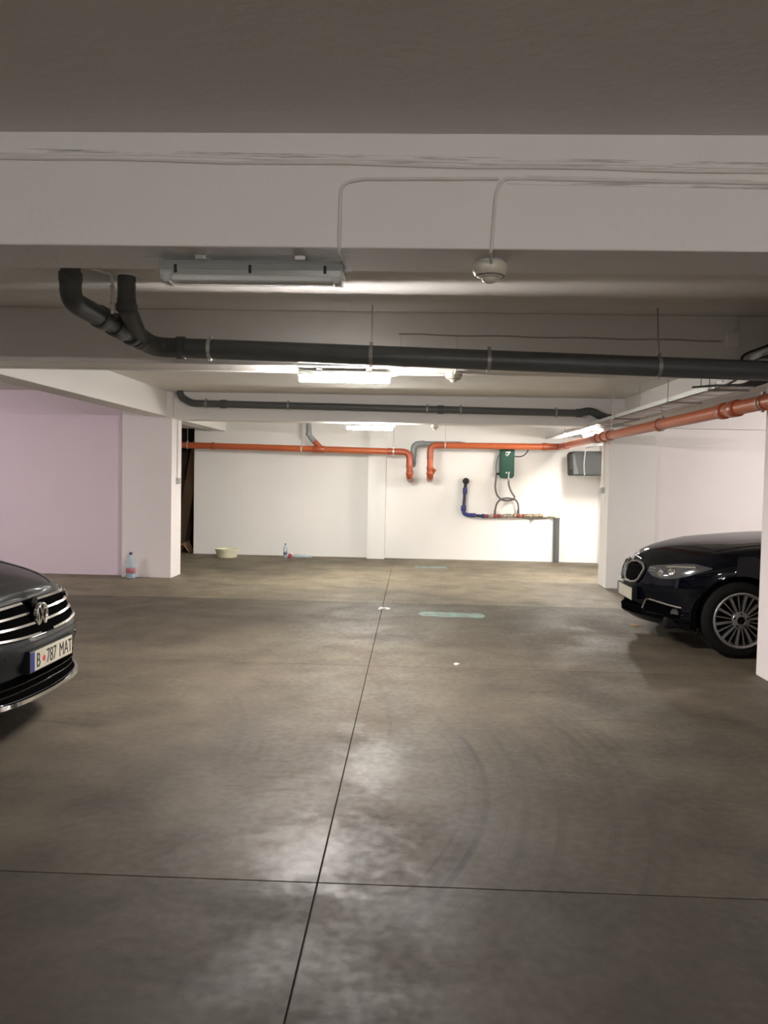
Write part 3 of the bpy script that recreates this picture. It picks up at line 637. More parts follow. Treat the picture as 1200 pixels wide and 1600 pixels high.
# ================================================================== STORAGE OPENING
def plank(label, x, y, w_, th, L, lean, tilt, m):
    b = MB().box(-w_/2, w_/2, -th/2, th/2, 0, L, 0.003)
    o = b.build('wooden_board', m); o.location = (x, y, 0.0); o.rotation_euler = (lean, tilt, 0); tag(o, label, 'board', 'boards leaning in the dark opening'); return o
plank('wide brown board leaning in the dark storage opening', -4.56, 15.46, 0.20, 0.025, 2.2, R(-6), R(8), 'wood')
plank('narrow dark board leaning behind the wide brown board', -4.46, 15.66, 0.12, 0.03, 2.25, R(-6), R(6), 'wood2')
plank('dark plank standing deepest in the storage opening', -4.78, 15.86, 0.22, 0.03, 2.1, R(-5), R(4), 'wood2')
plank('brown plank against the edge of the storage opening', -4.95, 15.55, 0.16, 0.03, 2.2, R(-5), R(3), 'wood')
t = thing('cardboard_piece', 'bent brown cardboard lying on the floor of the dark opening', 'cardboard')
MB().slab([[(-4.50, 15.15, 0.10), (-4.36, 15.12, 0.16)], [(-4.48, 15.32, 0.15), (-4.30, 15.30, 0.22)]], [[(-4.50, 15.15, 0.09), (-4.36, 15.12, 0.15)], [(-4.48, 15.32, 0.14), (-4.30, 15.30, 0.21)]]).build('flap', 'card', t)
MB().slab([[(-4.56, 15.12, 0.005), (-4.50, 15.15, 0.10)], [(-4.54, 15.32, 0.005), (-4.48, 15.32, 0.15)]], [[(-4.55, 15.13, 0.0), (-4.49, 15.15, 0.09)], [(-4.53, 15.33, 0.0), (-4.47, 15.32, 0.14)]]).build('flap', 'card', t)
MB().slab([[(-4.36, 15.12, 0.16), (-4.24, 15.14, 0.005)], [(-4.30, 15.30, 0.22), (-4.20, 15.32, 0.005)]], [[(-4.37, 15.12, 0.15), (-4.25, 15.14, 0.0)], [(-4.31, 15.30, 0.21), (-4.21, 15.32, 0.0)]]).build('flap', 'card', t)

# ================================================================== SMALL THINGS ON THE FLOOR
t = thing('wash_basin', 'round cream plastic basin on the floor by the back wall', 'basin', (-3.36, 14.45, 0))
MB().lathe([(0, 0.0), (0.165, 0.0), (0.178, 0.006), (0.205, 0.135), (0.222, 0.150), (0.226, 0.158), (0.218, 0.163), (0.203, 0.156), (0.198, 0.14), (0.170, 0.014), (0, 0.012)], 36).build('bowl', 'cream', t)
MB().lathe([(0.206, 0.128), (0.216, 0.130), (0.214, 0.136), (0.207, 0.137)], 36).build('rim_band', 'cream', t)
def bottle(name, label, loc, h, r, lab, capm, water):
    t = thing(name, label, 'bottle', loc)
    k = h/0.33
    MB().lathe([(0, 0.004), (r*0.75, 0), (r*0.98, 0.012*k), (r, 0.04*k), (r*0.94, 0.10*k), (r, 0.13*k), (r, 0.20*k), (r*0.9, 0.235*k), (r*0.5, 0.285*k), (r*0.30, 0.30*k), (r*0.30, 0.315*k), (0, 0.315*k)], 24).build('body', 'pet', t)
    MB().lathe([(r*1.005, 0.075*k), (r*1.02, 0.076*k), (r*1.02, 0.135*k), (r*1.005, 0.136*k)], 24).build('label_wrap', lab, t)
    MB().lathe([(0, 0.302*k), (r*0.36, 0.302*k), (r*0.36, 0.328*k), (r*0.3, 0.332*k), (0, 0.332*k)], 16).build('cap', capm, t)
    if water: MB().lathe([(0, 0.008), (r*0.9, 0.012), (r*0.94, 0.04*k), (r*0.90, 0.07*k), (0, 0.07*k)], 20).build('water', water, t)
    return t
bottle('water_bottle', 'big clear water bottle with dark cap at the foot of the column', (-3.98, 11.20, 0), 0.375, 0.066, 'label', 'cap', 'water')
bottle('water_bottle', 'small clear water bottle on the floor by the back wall', (-2.31, 14.58, 0), 0.265, 0.036, 'label2', 'cap', None)
t = thing('red_tin', 'small red and white tin beside the small clear bottle', 'tin', (-2.215, 14.58, 0))
MB().lathe([(0, 0), (0.036, 0), (0.038, 0.004), (0.038, 0.076), (0.036, 0.080), (0, 0.080)], 20).build('body', 'red', t)
MB().lathe([(0, 0.080), (0.035, 0.080), (0.039, 0.084), (0.039, 0.092), (0, 0.094)], 20).build('lid', 'paper', t)
MB().box(-0.018, 0.018, -0.0405, -0.037, 0.03, 0.06, 0.001).build('print', 'label2', t)
t = thing('clear_bag', 'clear plastic sleeve lying on the floor beside the red tin', 'bag', (-2.02, 14.66, 0))
MB().tube([(-0.16, 0, 0.03), (-0.10, 0, 0.035), (0.05, 0.01, 0.032), (0.14, 0.02, 0.022), (0.19, 0.02, 0.012)], [0.024, 0.034, 0.031, 0.021, 0.010], 14).build('sleeve', 'pet', t)
MB().lathe([(0.034, -0.006), (0.036, -0.006), (0.036, 0.006), (0.034, 0.006)], 14, Matrix.Translation((-0.10, 0, 0.035)) @ Matrix.Rotation(PI/2, 4, 'Y')).build('band', 'pet', t)

def floor_patch(name, label, cat, x0, x1, y0, y1, m, slope=0.0, seed=1, h=0.0012):
    rnd = random.Random(seed); n = 16; top = []; bot = []
    for k in range(n+1):
        f = k/n; x = x0+(x1-x0)*f; e = min(1, min(f, 1-f)*10+0.35)
        ymid = (y0+y1)/2+slope*(x-x0); hw = (y1-y0)/2*e
        top.append((x, ymid-hw*(0.85+0.25*rnd.random()), h)); bot.append((x, ymid+hw*(0.85+0.25*rnd.random()), h))
    o = MB().slab([top, bot], [[(p[0], p[1], 0.0) for p in top], [(p[0], p[1], 0.0) for p in bot]]).build(name, m)
    return tag(o, label, cat)
floor_patch('painted_mark', 'turquoise painted stripe on the floor in mid aisle', 'paint mark', 0.10, 0.83, 8.72, 9.02, 'cyan', -0.06, 3)
floor_patch('painted_mark', 'faint turquoise painted stripe near the back wall', 'paint mark', 0.07, 0.62, 13.45, 13.75, 'cyan', 0.0, 5)
def scraps(name, label, cat, x, y, n, r, m, seed, parentpart='flake'):
    t = thing(name, label, cat, (x, y, 0)); rnd = random.Random(seed)
    for k in range(n):
        px = (rnd.random()-0.5)*2*r; py = (rnd.random()-0.5)*1.2*r; s = 0.010+0.02*rnd.random()
        b = MB().prism([(px+s*math.cos(a+rnd.random()*0.5), py+s*math.sin(a+rnd.random()*0.5)) for a in (0, 1.3, 2.5, 3.8, 5.0)], 0.0005, 0.006+0.01*rnd.random(), (0, 1, 2))
        b.build(parentpart, m, t)
scraps('white_crumbs', 'small heap of white crumbs on the long floor joint', 'debris', -0.31, 9.10, 9, 0.07, 'paper', 2)
scraps('white_crumbs', 'white speck of debris beside the floor joint crossing', 'debris', 0.384, 6.45, 2, 0.02, 'paper', 5)
scraps('leaf_litter', 'small brown and pale scrap on floor before the blue car', 'debris', 2.41, 8.46, 6, 0.07, 'card', 7)

# ================================================================== CARS
def pch(xs, ys, x):
    """monotone-ish cubic through points"""
    xs = np.asarray(xs, float); ys = np.asarray(ys, float); x = np.asarray(x, float)
    h = np.diff(xs); d = np.diff(ys)/h; m = np.zeros_like(ys)
    m[0] = d[0]; m[-1] = d[-1]
    for i in range(1, len(xs)-1):
        m[i] = 0 if d[i-1]*d[i] <= 0 else 2*d[i-1]*d[i]/(d[i-1]+d[i])
    i = np.clip(np.searchsorted(xs, x)-1, 0, len(xs)-2)
    t = np.clip((x-xs[i])/h[i], 0, 1)
    return (2*t**3-3*t**2+1)*ys[i]+(t**3-2*t**2+t)*h[i]*m[i]+(-2*t**3+3*t**2)*ys[i+1]+(t**3-t**2)*h[i]*m[i+1]

class CarSurf:
    """side skin of a car given by its plan outline and height profiles; local frame: nose at x=0 pointing +x, +y left"""
    def __init__(s, outline, prof, deck):
        o = np.array(outline, float)
        ch = np.concatenate([[0], np.cumsum(np.hypot(np.diff(o[:, 0]), np.diff(o[:, 1])))])
        tt = np.linspace(0, ch[-1], 1200)
        dx = pch(ch, o[:, 0], tt); y = pch(ch, o[:, 1], tt)
        s.s = np.concatenate([[0], np.cumsum(np.hypot(np.diff(dx), np.diff(y)))])
        s.dx = dx; s.y = y; s.zb = pch(ch, o[:, 2], tt); s.zt = pch(ch, o[:, 3], tt)
        gx = np.gradient(dx, s.s); gy = np.gradient(y, s.s); L = np.hypot(gx, gy)
        k = np.ones(41)/41
        nx = np.convolve(np.pad(-gy/L, 20, 'edge'), k, 'valid'); ny = np.convolve(np.pad(gx/L, 20, 'edge'), k, 'valid')
        L = np.hypot(nx, ny); s.nx = nx/L; s.ny = ny/L      # outward normal in (dx, y)
        s.ny[0] = 0; s.nx[0] = -1
        s.pv = np.array(prof, float); s.deck = np.array(deck, float); s.S = s.s[-1]
    def at(s, sv, z, off=0.0, v=None):
        sg = 1 if sv >= 0 else -1; a = abs(sv)
        I = lambda arr: float(np.interp(a, s.s, arr))
        dx, y, nx, ny, zb, zt = I(s.dx), I(s.y), I(s.nx), I(s.ny), I(s.zb), I(s.zt)
        if v is None: v = min(1, max(0, (z-zb)/(zt-zb)))
        else: z = zb+(zt-zb)*v
        fi = float(pch(s.pv[:, 0], s.pv[:, 1], v)); si = float(pch(s.pv[:, 0], s.pv[:, 2], v))
        q = off-(fi*nx*nx+si*ny*ny)
        return Vector((-(dx+nx*q), sg*max(0.0, y+ny*q), z))
    def zc(s, dx): return float(pch(s.deck[:, 0], s.deck[:, 1], dx))
    def top(s, sv, t, off=0.0, p=2.4):
        """deck point on the row through the edge point at arc sv, t in -1..1 across"""
        e = s.at(abs(sv), 0, 0, v=1.0); z0 = e.z; zc = max(z0, s.zc(-e.x))
        return Vector((e.x, e.y*t, z0+(zc-z0)*(1-abs(t)**p)+off))

def strip(cs, pts, width, off, thick):
    """raised band along (s, z) points"""
    front = []; back = []
    for k, (a, z) in enumerate(pts):
        w_ = width[k] if isinstance(width, (list, tuple)) else width
        front.append([cs.at(a, z-w_/2, off), cs.at(a, z+w_/2, off)])
        back.append([cs.at(a, z-w_/2, off-thick), cs.at(a, z+w_/2, off-thick)])
    return MB().slab(front, back)
def patch(cs, lo, hi, off, thick, n=14, m=5):
    """panel between two (s,z) polylines"""
    lo = np.array(lo, float); hi = np.array(hi, float); f = []; b = []
    tl = np.linspace(0, 1, len(lo)); th = np.linspace(0, 1, len(hi))
    for k in range(n+1):
        u = k/n; A = (float(pch(tl, lo[:, 0], u)), float(pch(tl, lo[:, 1], u))); B = (float(pch(th, hi[:, 0], u)), float(pch(th, hi[:, 1], u)))
        f.append([cs.at(A[0]+(B[0]-A[0])*j/m, A[1]+(B[1]-A[1])*j/m, off) for j in range(m+1)])
        b.append([cs.at(A[0]+(B[0]-A[0])*j/m, A[1]+(B[1]-A[1])*j/m, off-thick) for j in range(m+1)])
    return MB().slab(f, b)
def tube_on(cs, pts, r, off, seg=8, closed=False):
    P = [cs.at(a, z, off) for a, z in pts]
    if closed: P = P+[P[0]]
    return MB().tube(P, r, seg)

def car_body(cs, wheels, RA, paint, t, cabin):
    ss = np.concatenate([np.linspace(0, 1.5, 90), np.linspace(1.5, cs.S-1.2, 170)[1:], np.linspace(cs.S-1.2, cs.S, 50)[1:]])
    vv = np.linspace(0, 1, 34)
    mb = MB(); bm = mb.bm; mb.smooth = True
    G = {}
    for sg in (1, -1):
        grid = []
        for a in ss:
            col = []
            for v in vv: col.append(cs.at(a, 0, 0, v=v))
            grid.append([Vector((p.x, sg*p.y, p.z)) for p in col])
        def rad(p):
            return min((math.hypot(p.x+wx, p.z-wz), wx, wz) for wx, wz in wheels)
        inside = [[rad(p)[0] < RA and abs(p.y) > 0.5 for p in c] for c in grid]
        V = []
        for i, c in enumerate(grid):
            row = []
            for j, p in enumerate(c):
                keep = False
                if inside[i][j]:
                    for di in (-1, 0, 1):
                        for dj in (-1, 0, 1):
                            ii, jj = i+di, j+dj
                            if 0 <= ii < len(grid) and 0 <= jj < len(vv) and not inside[ii][jj]: keep = True
                    if not keep: row.append(None); continue
                    d, wx, wz = rad(p); k = RA/max(d, 1e-4)
                    p = Vector((-wx+(p.x+wx)*k, p.y, wz+(p.z-wz)*k))
                row.append(bm.verts.new(p))
            V.append(row)
        for i in range(len(grid)-1):
            for j in range(len(vv)-1):
                q = [(i, j), (i+1, j), (i+1, j+1), (i, j+1)]
                if all(inside[a][b] for a, b in q): continue
                f = [V[a][b] for a, b in q]
                if None in f: continue
                try: bm.faces.new(f)
                except Exception: pass
    # deck
    tv = np.linspace(-1, 1, 25)
    rows = []
    for a in ss: rows.append([cs.top(a, tt_) for tt_ in tv])
    mb.grid(rows)
    bmesh.ops.remove_doubles(bm, verts=bm.verts, dist=0.0012)
    body = mb.build('body', paint, t)
    # floor pan
    mb = MB()
    L = float(cs.dx[-1])
    mb.box(-L+0.25, -0.22, -0.62, 0.62, 0.20, 0.30, 0.02)
    mb.build('underbody', 'black', t)
    for wx, wz in wheels:
        for sg in (1, -1):
            m2 = MB(); rows = []
            for k in range(25):
                an = R(-18)+R(216)*k/24
                y1 = 0.86; x = -wx+RA*math.cos(an); z = max(0.21, wz+RA*math.sin(an))
                rows.append([(x, sg*y1, z), (x, sg*0.58, z)])
            m2.grid(rows)
            c0 = m2.bm.verts.new((-wx, sg*0.58, wz)); ring_ = [m2.bm.verts.new(r[1]) for r in rows]
            for a, b in zip(ring_, ring_[1:]): m2.bm.faces.new((a, b, c0))
            m2.build('wheel_well', 'void', t)
    # greenhouse: rows along the length
    prof = np.array(cabin['roof'], float); belt = np.array(cabin['belt'], float)
    xs = np.linspace(prof[0, 0], prof[-1, 0], 60)
    def sec(x):
        zr = float(pch(prof[:, 0], prof[:, 1], x)); zb = float(pch(belt[:, 0], belt[:, 1], x)); wb = float(pch(belt[:, 0], belt[:, 2], x))
        zr = max(zr, zb+0.004)
        k = min(1, (zr-zb)/0.45); wr = wb-0.19*k
        pts = [(wb-0.19*k*f**1.25, zb+(zr-0.055*k-zb)*f) for f in np.linspace(0, 1, 7)]
        ze = pts[-1][1]
        pts += [(wr*(1-f), ze+(zr-ze)*(1-(1-f)**2.6)) for f in np.linspace(0.06, 1, 9)]
        return pts
    half = [sec(x) for x in xs]
    def part_from(name, m, i0, i1, j0, j1, both=True):
        for sg in ((1, -1) if both else (1,)):
            b = MB()
            if both: b.grid([[(-xs[i], sg*half[i][j][0], half[i][j][1]) for j in range(j0, j1+1)] for i in range(i0, i1+1)])
            else:
                rr = []
                for i in range(i0, i1+1):
                    h_ = half[i][j0:j1+1]; rr.append([(-xs[i], p[0], p[1]) for p in h_]+[(-xs[i], -p[0], p[1]) for p in h_[-2::-1]])
                b.grid(rr)
            b.build(name, m, t)
    ia = int(np.argmin(abs(xs-cabin['ws']))); ir = int(np.argmin(abs(xs-cabin['rw'])))
    part_from('windscreen', 'glass', 0, ia, 6, 15, False)
    part_from('roof', paint, ia, ir, 6, 15, False)
    part_from('rear_window', 'glass', ir, 59, 6, 15, False)
    part_from('side_window', 'glass', 0, 59, 0, 6)
    for sg in (1, -1):      # window frame line
        MB().tube([(-xs[i], sg*(half[i][6][0]+0.002), half[i][6][1]) for i in range(0, 60, 2)], 0.012, 8).build('roof_pillar', paint, t)
        for xx in cabin['posts']:
            i = int(np.argmin(abs(xs-xx)))
            MB().tube([(-xs[i], sg*(half[i][j][0]+0.004), half[i][j][1]) for j in range(0, 7)], 0.022, 8).build('door_pillar', 'gloss', t)
    return body

def make_wheel(t, x, side, r, ysurf, rimr, nsp):
    """tyre and alloy rim; outer face at y = side*ysurf"""
    mt = Matrix.Translation((-x, side*ysurf, r)) @ Matrix.Rotation(-side*PI/2, 4, 'X')   # local +z -> outward
    W = 0.225
    tp = [(rimr, -0.012), (rimr+0.012, -0.004), (r-0.045, 0.0), (r-0.016, -0.010), (r-0.004, -0.026), (r, -0.042), (r, -W+0.04), (r-0.006, -W+0.018), (r-0.05, -W), (rimr, -W)]
    ty = MB().lathe(tp, 72, mt).build('tyre', 'rubber', t)
    # tread blocks on the shoulder
    nb = 64; blk = MB()
    for k in range(nb):
        an = 2*PI*k/nb
        for h0, h1 in ((-0.036, -0.010),):
            a0, a1 = an-0.030, an+0.030
            P = []
            for a_, rr_, h_ in ((a0, r-0.016, h1), (a1, r-0.016, h1), (a1, r+0.0005, h0), (a0, r+0.0005, h0)):
                P.append(mt @ Vector((rr_*math.cos(a_), rr_*math.sin(a_), h_+0.003)))
            Q = [mt @ Vector(((r-0.03)*math.cos(a_), (r-0.03)*math.sin(a_), -0.03)) for a_ in (a0, a1, a1, a0)]
            vs1 = [blk.bm.verts.new(p) for p in P]; vs2 = [blk.bm.verts.new(p) for p in Q]
            blk.bm.faces.new(vs1)
            for i in range(4): blk.bm.faces.new((vs1[i], vs2[i], vs2[(i+1) % 4], vs1[(i+1) % 4]))
    tb = blk.build('tread', 'rubber', ty); tb['kind'] = 'stuff'
    MB().lathe([(rimr+0.004, -0.010), (rimr+0.006, 0.002), (rimr-0.004, 0.006), (rimr-0.018, -0.002), (rimr-0.022, -0.03), (rimr-0.03, -0.15), (rimr-0.02, -0.2)], 64, mt).build('rim', 'alloy', ty)
    MB().lathe([(0, -0.09), (rimr-0.03, -0.09), (rimr-0.03, -0.085), (0, -0.085)], 40, mt).build('brake_disc', 'void', ty)
    MB().lathe([(0.032, -0.016), (0.036, -0.006), (0.072, -0.010), (0.080, -0.022), (0.078, -0.05), (0.03, -0.05)], 40, mt).build('hub', 'alloy', ty)
    MB().lathe([(0, -0.012), (0.030, -0.012), (0.033, -0.018), (0.033, -0.04), (0, -0.04)], 28, mt).build('hub_cap', 'gloss', ty)
    def spoke_mesh(w0, w1, d):
        b = MB()
        ra, rb = 0.066, rimr-0.010
        pts = [(ra, -w0, -0.016), (ra, w0, -0.016), (rb, w1, -0.006), (rb, -w1, -0.006)]
        f = [Vector(p) for p in pts]; bk = [Vector((p[0], p[1]*1.1, p[2]-d)) for p in pts]
        a = [b.bm.verts.new(p) for p in f]; c = [b.bm.verts.new(p) for p in bk]
        b.bm.faces.new(a); b.bm.faces.new(c[::-1])
        for i in range(4): b.bm.faces.new((a[i], c[i], c[(i+1) % 4], a[(i+1) % 4]))
        return b
    first = {}
    for k in range(nsp):
        wide = k % 2 == 0
        if wide not in first:
            o = spoke_mesh(0.009, 0.0125, 0.05).build('spoke', 'alloy', ty) if wide else spoke_mesh(0.0035, 0.0055, 0.04).build('spoke', 'alloy', ty)
            first[wide] = o
        else:
            o = first[wide].copy(); COL.objects.link(o)
        o.matrix_local = mt @ Matrix.Rotation(2*PI*(k+0.5)/nsp, 4, 'Z')
    for k in range(5):
        an = 2*PI*k/5+PI/2*3
        MB().lathe([(0, -0.008), (0.011, -0.008), (0.012, -0.012), (0.012, -0.03), (0, -0.03)], 10, mt @ Matrix.Translation((0.055*math.cos(an), 0.055*math.sin(an), 0))).build('wheel_bolt', 'gloss', ty)

def text_mesh(txt, size, name):
    cu = bpy.data.curves.new(name, 'FONT'); cu.body = txt; cu.size = size; cu.extrude = 0.0006; cu.align_x = 'LEFT'
    ob = bpy.data.objects.new(name, cu); COL.objects.link(ob)
    dg = bpy.context.evaluated_depsgraph_get(); me = bpy.data.meshes.new_from_object(ob.evaluated_get(dg))
    bpy.data.objects.remove(ob); return me
def number_plate(t, cs, z, lettering, tilt=0.0):
    """520 x 110 mm plate centred on the nose; letters read from in front"""
    c = cs.at(0, z, 0.016); e = cs.at(0.26, z, 0.0)
    # local frame: x right as read (= -y of car), y up, z out (= +x of car)
    mt = Matrix.Translation((c.x+0.004, 0, z)) @ Matrix(((0, 0, 1, 0), (-1, 0, 0, 0), (0, 1, 0, 0), (0, 0, 0, 1)))
    # number reads left to right seen from the front: right hand side is the car's left (+y)
    mt = Matrix.Translation((c.x+0.004, 0, z)) @ Matrix(((0, 0, 1, 0), (1, 0, 0, 0), (0, 1, 0, 0), (0, 0, 0, 1)))
    b = MB().box(-0.268, 0.268, -0.064, 0.064, -0.05, -0.001, 0.004); b.bm.transform(mt); fr = b.build('plate_holder', 'black', t)
    b = MB().box(-0.26, 0.26, -0.056, 0.056, -0.001, 0.002, 0.001); b.bm.transform(mt); pl = b.build('number_plate', 'plate', t)
    b = MB().box(-0.259, -0.215, -0.055, 0.055, 0.0015, 0.0028); b.bm.transform(mt); b.build('country_band', 'plateblue', pl)
    for x0, size, txt in lettering:
        me = text_mesh(txt, size, 'lettering'); me.transform(Matrix.Scale(0.72, 4, (1, 0, 0))); me.transform(mt @ Matrix.Translation((x0, -0.040, 0.0028)))
        me.materials.clear(); me.materials.append(M['ink']); o = bpy.data.objects.new('lettering', me); COL.objects.link(o); o.parent = pl
    return pl, mt

# ---------------- the dark blue car
bm_t = thing('car', 'dark blue car with twin oval grilles and multi spoke wheels', 'car', (2.075, 7.85, 0), PI)
ol_ = [(0, 0, .205, .775), (.030, .18, .205, .777), (.105, .38, .205, .780), (.20, .55, .205, .790), (.31, .69, .205, .808), (.44, .79, .20, .838), (.60, .862, .19, .885), (.80, .905, .19, .925), (1.2, .912, .19, .965), (1.8, .912, .20, 1.00), (2.6, .912, .20, 1.02), (3.5, .912, .20, 1.04), (4.1, .895, .21, 1.04), (4.5, .82, .25, 1.02), (4.70, .62, .28, 1.00), (4.80, .30, .30, .99), (4.82, 0, .30, .99)]
pf = [(0, .11, .10), (.10, .03, .06), (.17, .0, .03), (.26, .05, .015), (.42, .035, .005), (.60, .012, .0), (.78, .022, .008), (.90, .045, .03), (1, .10, .085)]
dk = [(0.0, .77), (.10, .80), (.24, .875), (.40, .925), (.60, .965), (1.05, 1.02), (1.50, 1.055), (1.9, 1.06), (3.8, 1.06), (4.82, 1.0)]
bs = CarSurf(ol_, pf, dk)
wb = [(0.785, 0.332), (3.70, 0.332)]
cabin = dict(roof=[(1.66, 1.05), (2.0, 1.26), (2.4, 1.44), (3.0, 1.50), (3.6, 1.46), (4.2, 1.30), (4.74, 1.04)],
             belt=[(1.66, 1.02, .72), (2.0, 1.02, .82), (2.6, 1.04, .84), (3.6, 1.05, .83), (4.74, 1.02, .66)], ws=2.35, rw=3.75, posts=(2.55, 3.55))
car_body(bs, wb, 0.385, 'carblue', bm_t, cabin)
for wx, wz in wb:
    for sd in (1, -1): make_wheel(bm_t, wx, sd, 0.332, 0.893, 0.238, 20)
for sg in (1, -1):
    # kidney
    lo = [(.035, .60), (.07, .572), (.17, .566), (.26, .580), (.305, .63)]; hi = [(.030, .70), (.06, .745), (.16, .758), (.28, .742), (.335, .70)]
    k_ = patch(bs, [(sg*a, z) for a, z in lo], [(sg*a, z) for a, z in hi], 0.012, 0.05).build('grille', 'void', bm_t)
    loop = [(.035, .60), (.07, .572), (.17, .564), (.26, .578), (.300, .61), (.328, .66), (.345, .705), (.29, .742), (.18, .760), (.065, .750), (.032, .715), (.028, .65)]
    tube_on(bs, [(sg*a, z) for a, z in loop], 0.014, 0.014, 8, True).build('grille_surround', 'dkchrome', k_)
    for n_ in range(7):
        a = .07+.034*n_; strip(bs, [(sg*a, .59), (sg*(a+.001), .59)], .01, .02, .01)
        tube_on(bs, [(sg*a, .585), (sg*(a+.003), .66), (sg*(a+.006), .735)], 0.004, 0.014, 6).build('grille_bar', 'black', k_)
    # headlight
    lo = [(sg*.385, .690), (sg*.47, .655), (sg*.58, .640), (sg*.70, .652), (sg*.84, .690), (sg*1.04, .766)]
    hi = [(sg*.392, .735), (sg*.48, .752), (sg*.58, .765), (sg*.72, .785), (sg*.88, .796), (sg*1.045, .775)]
    h_ = patch(bs, lo, hi, 0.006, 0.04, 24, 6).build('headlight', 'lamphouse', bm_t)
    tube_on(bs, [(a, z) for a, z in lo], 0.004, 0.006, 8).build('headlight_edge', 'lamphouse', h_)
    for a, z, r in ((.56, .695, .030), (.68, .715, .034)):
        p = bs.at(sg*a, z, 0.004); q = bs.at(sg*a, z, 0.05); d = (q-p).normalized().to_track_quat('Z', 'Y').to_matrix().to_4x4()
        MB().lathe([(r*0.6, 0.004), (r, 0.004), (r*1.1, 0.010), (r, 0.016), (r*0.75, 0.010), (0, 0.012)], 18, Matrix.Translation(p) @ d).build('projector', 'chrome', h_)
    strip(bs, [(sg*.60, .748), (sg*.68, .758), (sg*.78, .764), (sg*.90, .77)], .016, .011, .01).build('reflector', 'chrome', h_)
    for z in (.700, .722): strip(bs, [(sg*.41, z), (sg*.50, z)], .008, .010, .008).build('light_strip', 'dkchrome', h_)
    # lower corner intake with bright frame and fog lamp
    lo = [(sg*.36, .30), (sg*.50, .295), (sg*.66, .295), (sg*.78, .30)]; hi = [(sg*.40, .425), (sg*.52, .420), (sg*.66, .405), (sg*.78, .395)]
    f_ = patch(bs, lo, hi, 0.004, 0.03, 14, 4).build('corner_intake', 'void', bm_t)
    tube_on(bs, [(sg*.335, .335), (sg*.36, .40), (sg*.395, .432), (sg*.50, .425), (sg*.64, .410), (sg*.79, .398)], 0.010, 0.010, 8).build('intake_frame', 'chrome', f_)
    p = bs.at(sg*.72, .345, 0.0); q = bs.at(sg*.72, .345, 0.05); d = (q-p).normalized().to_track_quat('Z', 'Y').to_matrix().to_4x4()
    MB().lathe([(0, 0.012), (0.030, 0.010), (0.038, 0.014), (0.042, 0.004), (0.042, 0)], 18, Matrix.Translation(p) @ d).build('fog_lamp', 'lamphouse', f_)
    # small round bumper sensor, door seams, handle, mirror
    for a in (.47, .95):
        p = bs.at(sg*a, .575 if a < .6 else .60, 0.0); q = bs.at(sg*a, .575 if a < .6 else .60, 0.05); d = (q-p).normalized().to_track_quat('Z', 'Y').to_matrix().to_4x4()
        MB().lathe([(0, 0.004), (0.010, 0.004), (0.013, 0.0)], 14, Matrix.Translation(p) @ d).build('parking_sensor', 'carblue', bm_t)
    for a in (1.95, 3.02, 4.05): tube_on(bs, [(sg*a, .30), (sg*a, .60), (sg*(a+.02), .95)], 0.003, 0.0, 6).build('door_seam', 'black', bm_t)
    for a in (2.75, 3.85): strip(bs, [(sg*a, .85), (sg*(a+.1), .856), (sg*(a+.2), .86)], .028, .03, .02).build('door_handle', 'carblue', bm_t)
    b = MB(); b.box(-2.12, -1.98, min(sg*0.93, sg*1.08), max(sg*0.93, sg*1.08), 1.0, 1.12, 0.03); b.box(-2.07, -2.03, min(sg*0.82, sg*0.95), max(sg*0.82, sg*0.95), 1.02, 1.06); b.build('door_mirror', 'carblue', bm_t)
    # bonnet shut line and crease
    MB().tube([bs.top(a, sg*(.90-.10*k/9), 0.001) for k, a in enumerate(np.linspace(.50, 1.95, 10))], 0.004, 6).build('bonnet_seam', 'black', bm_t)
    strip(bs, [(sg*a, .255-.0*a) for a in (.10, .30, .50, .70, .85)], .012, .012, .02).build('lip_strip', 'gloss', bm_t)
# centre lower intake, lip, plate, badge
patch(bs, [(-.33, .285), (0, .28), (.33, .285)], [(-.36, .365), (0, .375), (.36, .365)], 0.006, 0.03, 16, 3).build('lower_intake', 'void', bm_t)
strip(bs, [(a, .268) for a in np.linspace(-.62, .62, 25)], .022, .020, .03).build('front_lip', 'gloss', bm_t)
pl, mt = number_plate(bm_t, bs, .455, [])
for x0, w_ in ((-0.12, 0.028), (0.0, 0.02), (0.09, 0.022)):
    b = MB().box(x0, x0+w_, -0.038, 0.034, 0.0015, 0.0026); b.bm.transform(mt); b.build('faded_character', 'greyplast', pl)
p = bs.top(0.02, 0.0); 
bd = Matrix.Translation((-0.135, 0, bs.zc(0.135)+0.004)) @ Matrix.Rotation(R(62), 4, 'Y')
bg = MB().lathe([(0, 0.004), (0.036, 0.004), (0.041, 0.002), (0.041, -0.006), (0, -0.006)], 28, bd).build('badge', 'dkchrome', bm_t)
for k in range(4):
    b = MB(); c0 = b.bm.verts.new(bd @ Vector((0, 0, 0.0055))); arc = [b.bm.verts.new(bd @ Vector((0.024*math.cos(a_), 0.024*math.sin(a_), 0.0055))) for a_ in np.linspace(k*PI/2, (k+1)*PI/2, 7)]
    b.bm.faces.new([c0]+arc); b.build('badge_quarter', 'blue' if k % 2 else 'paper', bg)

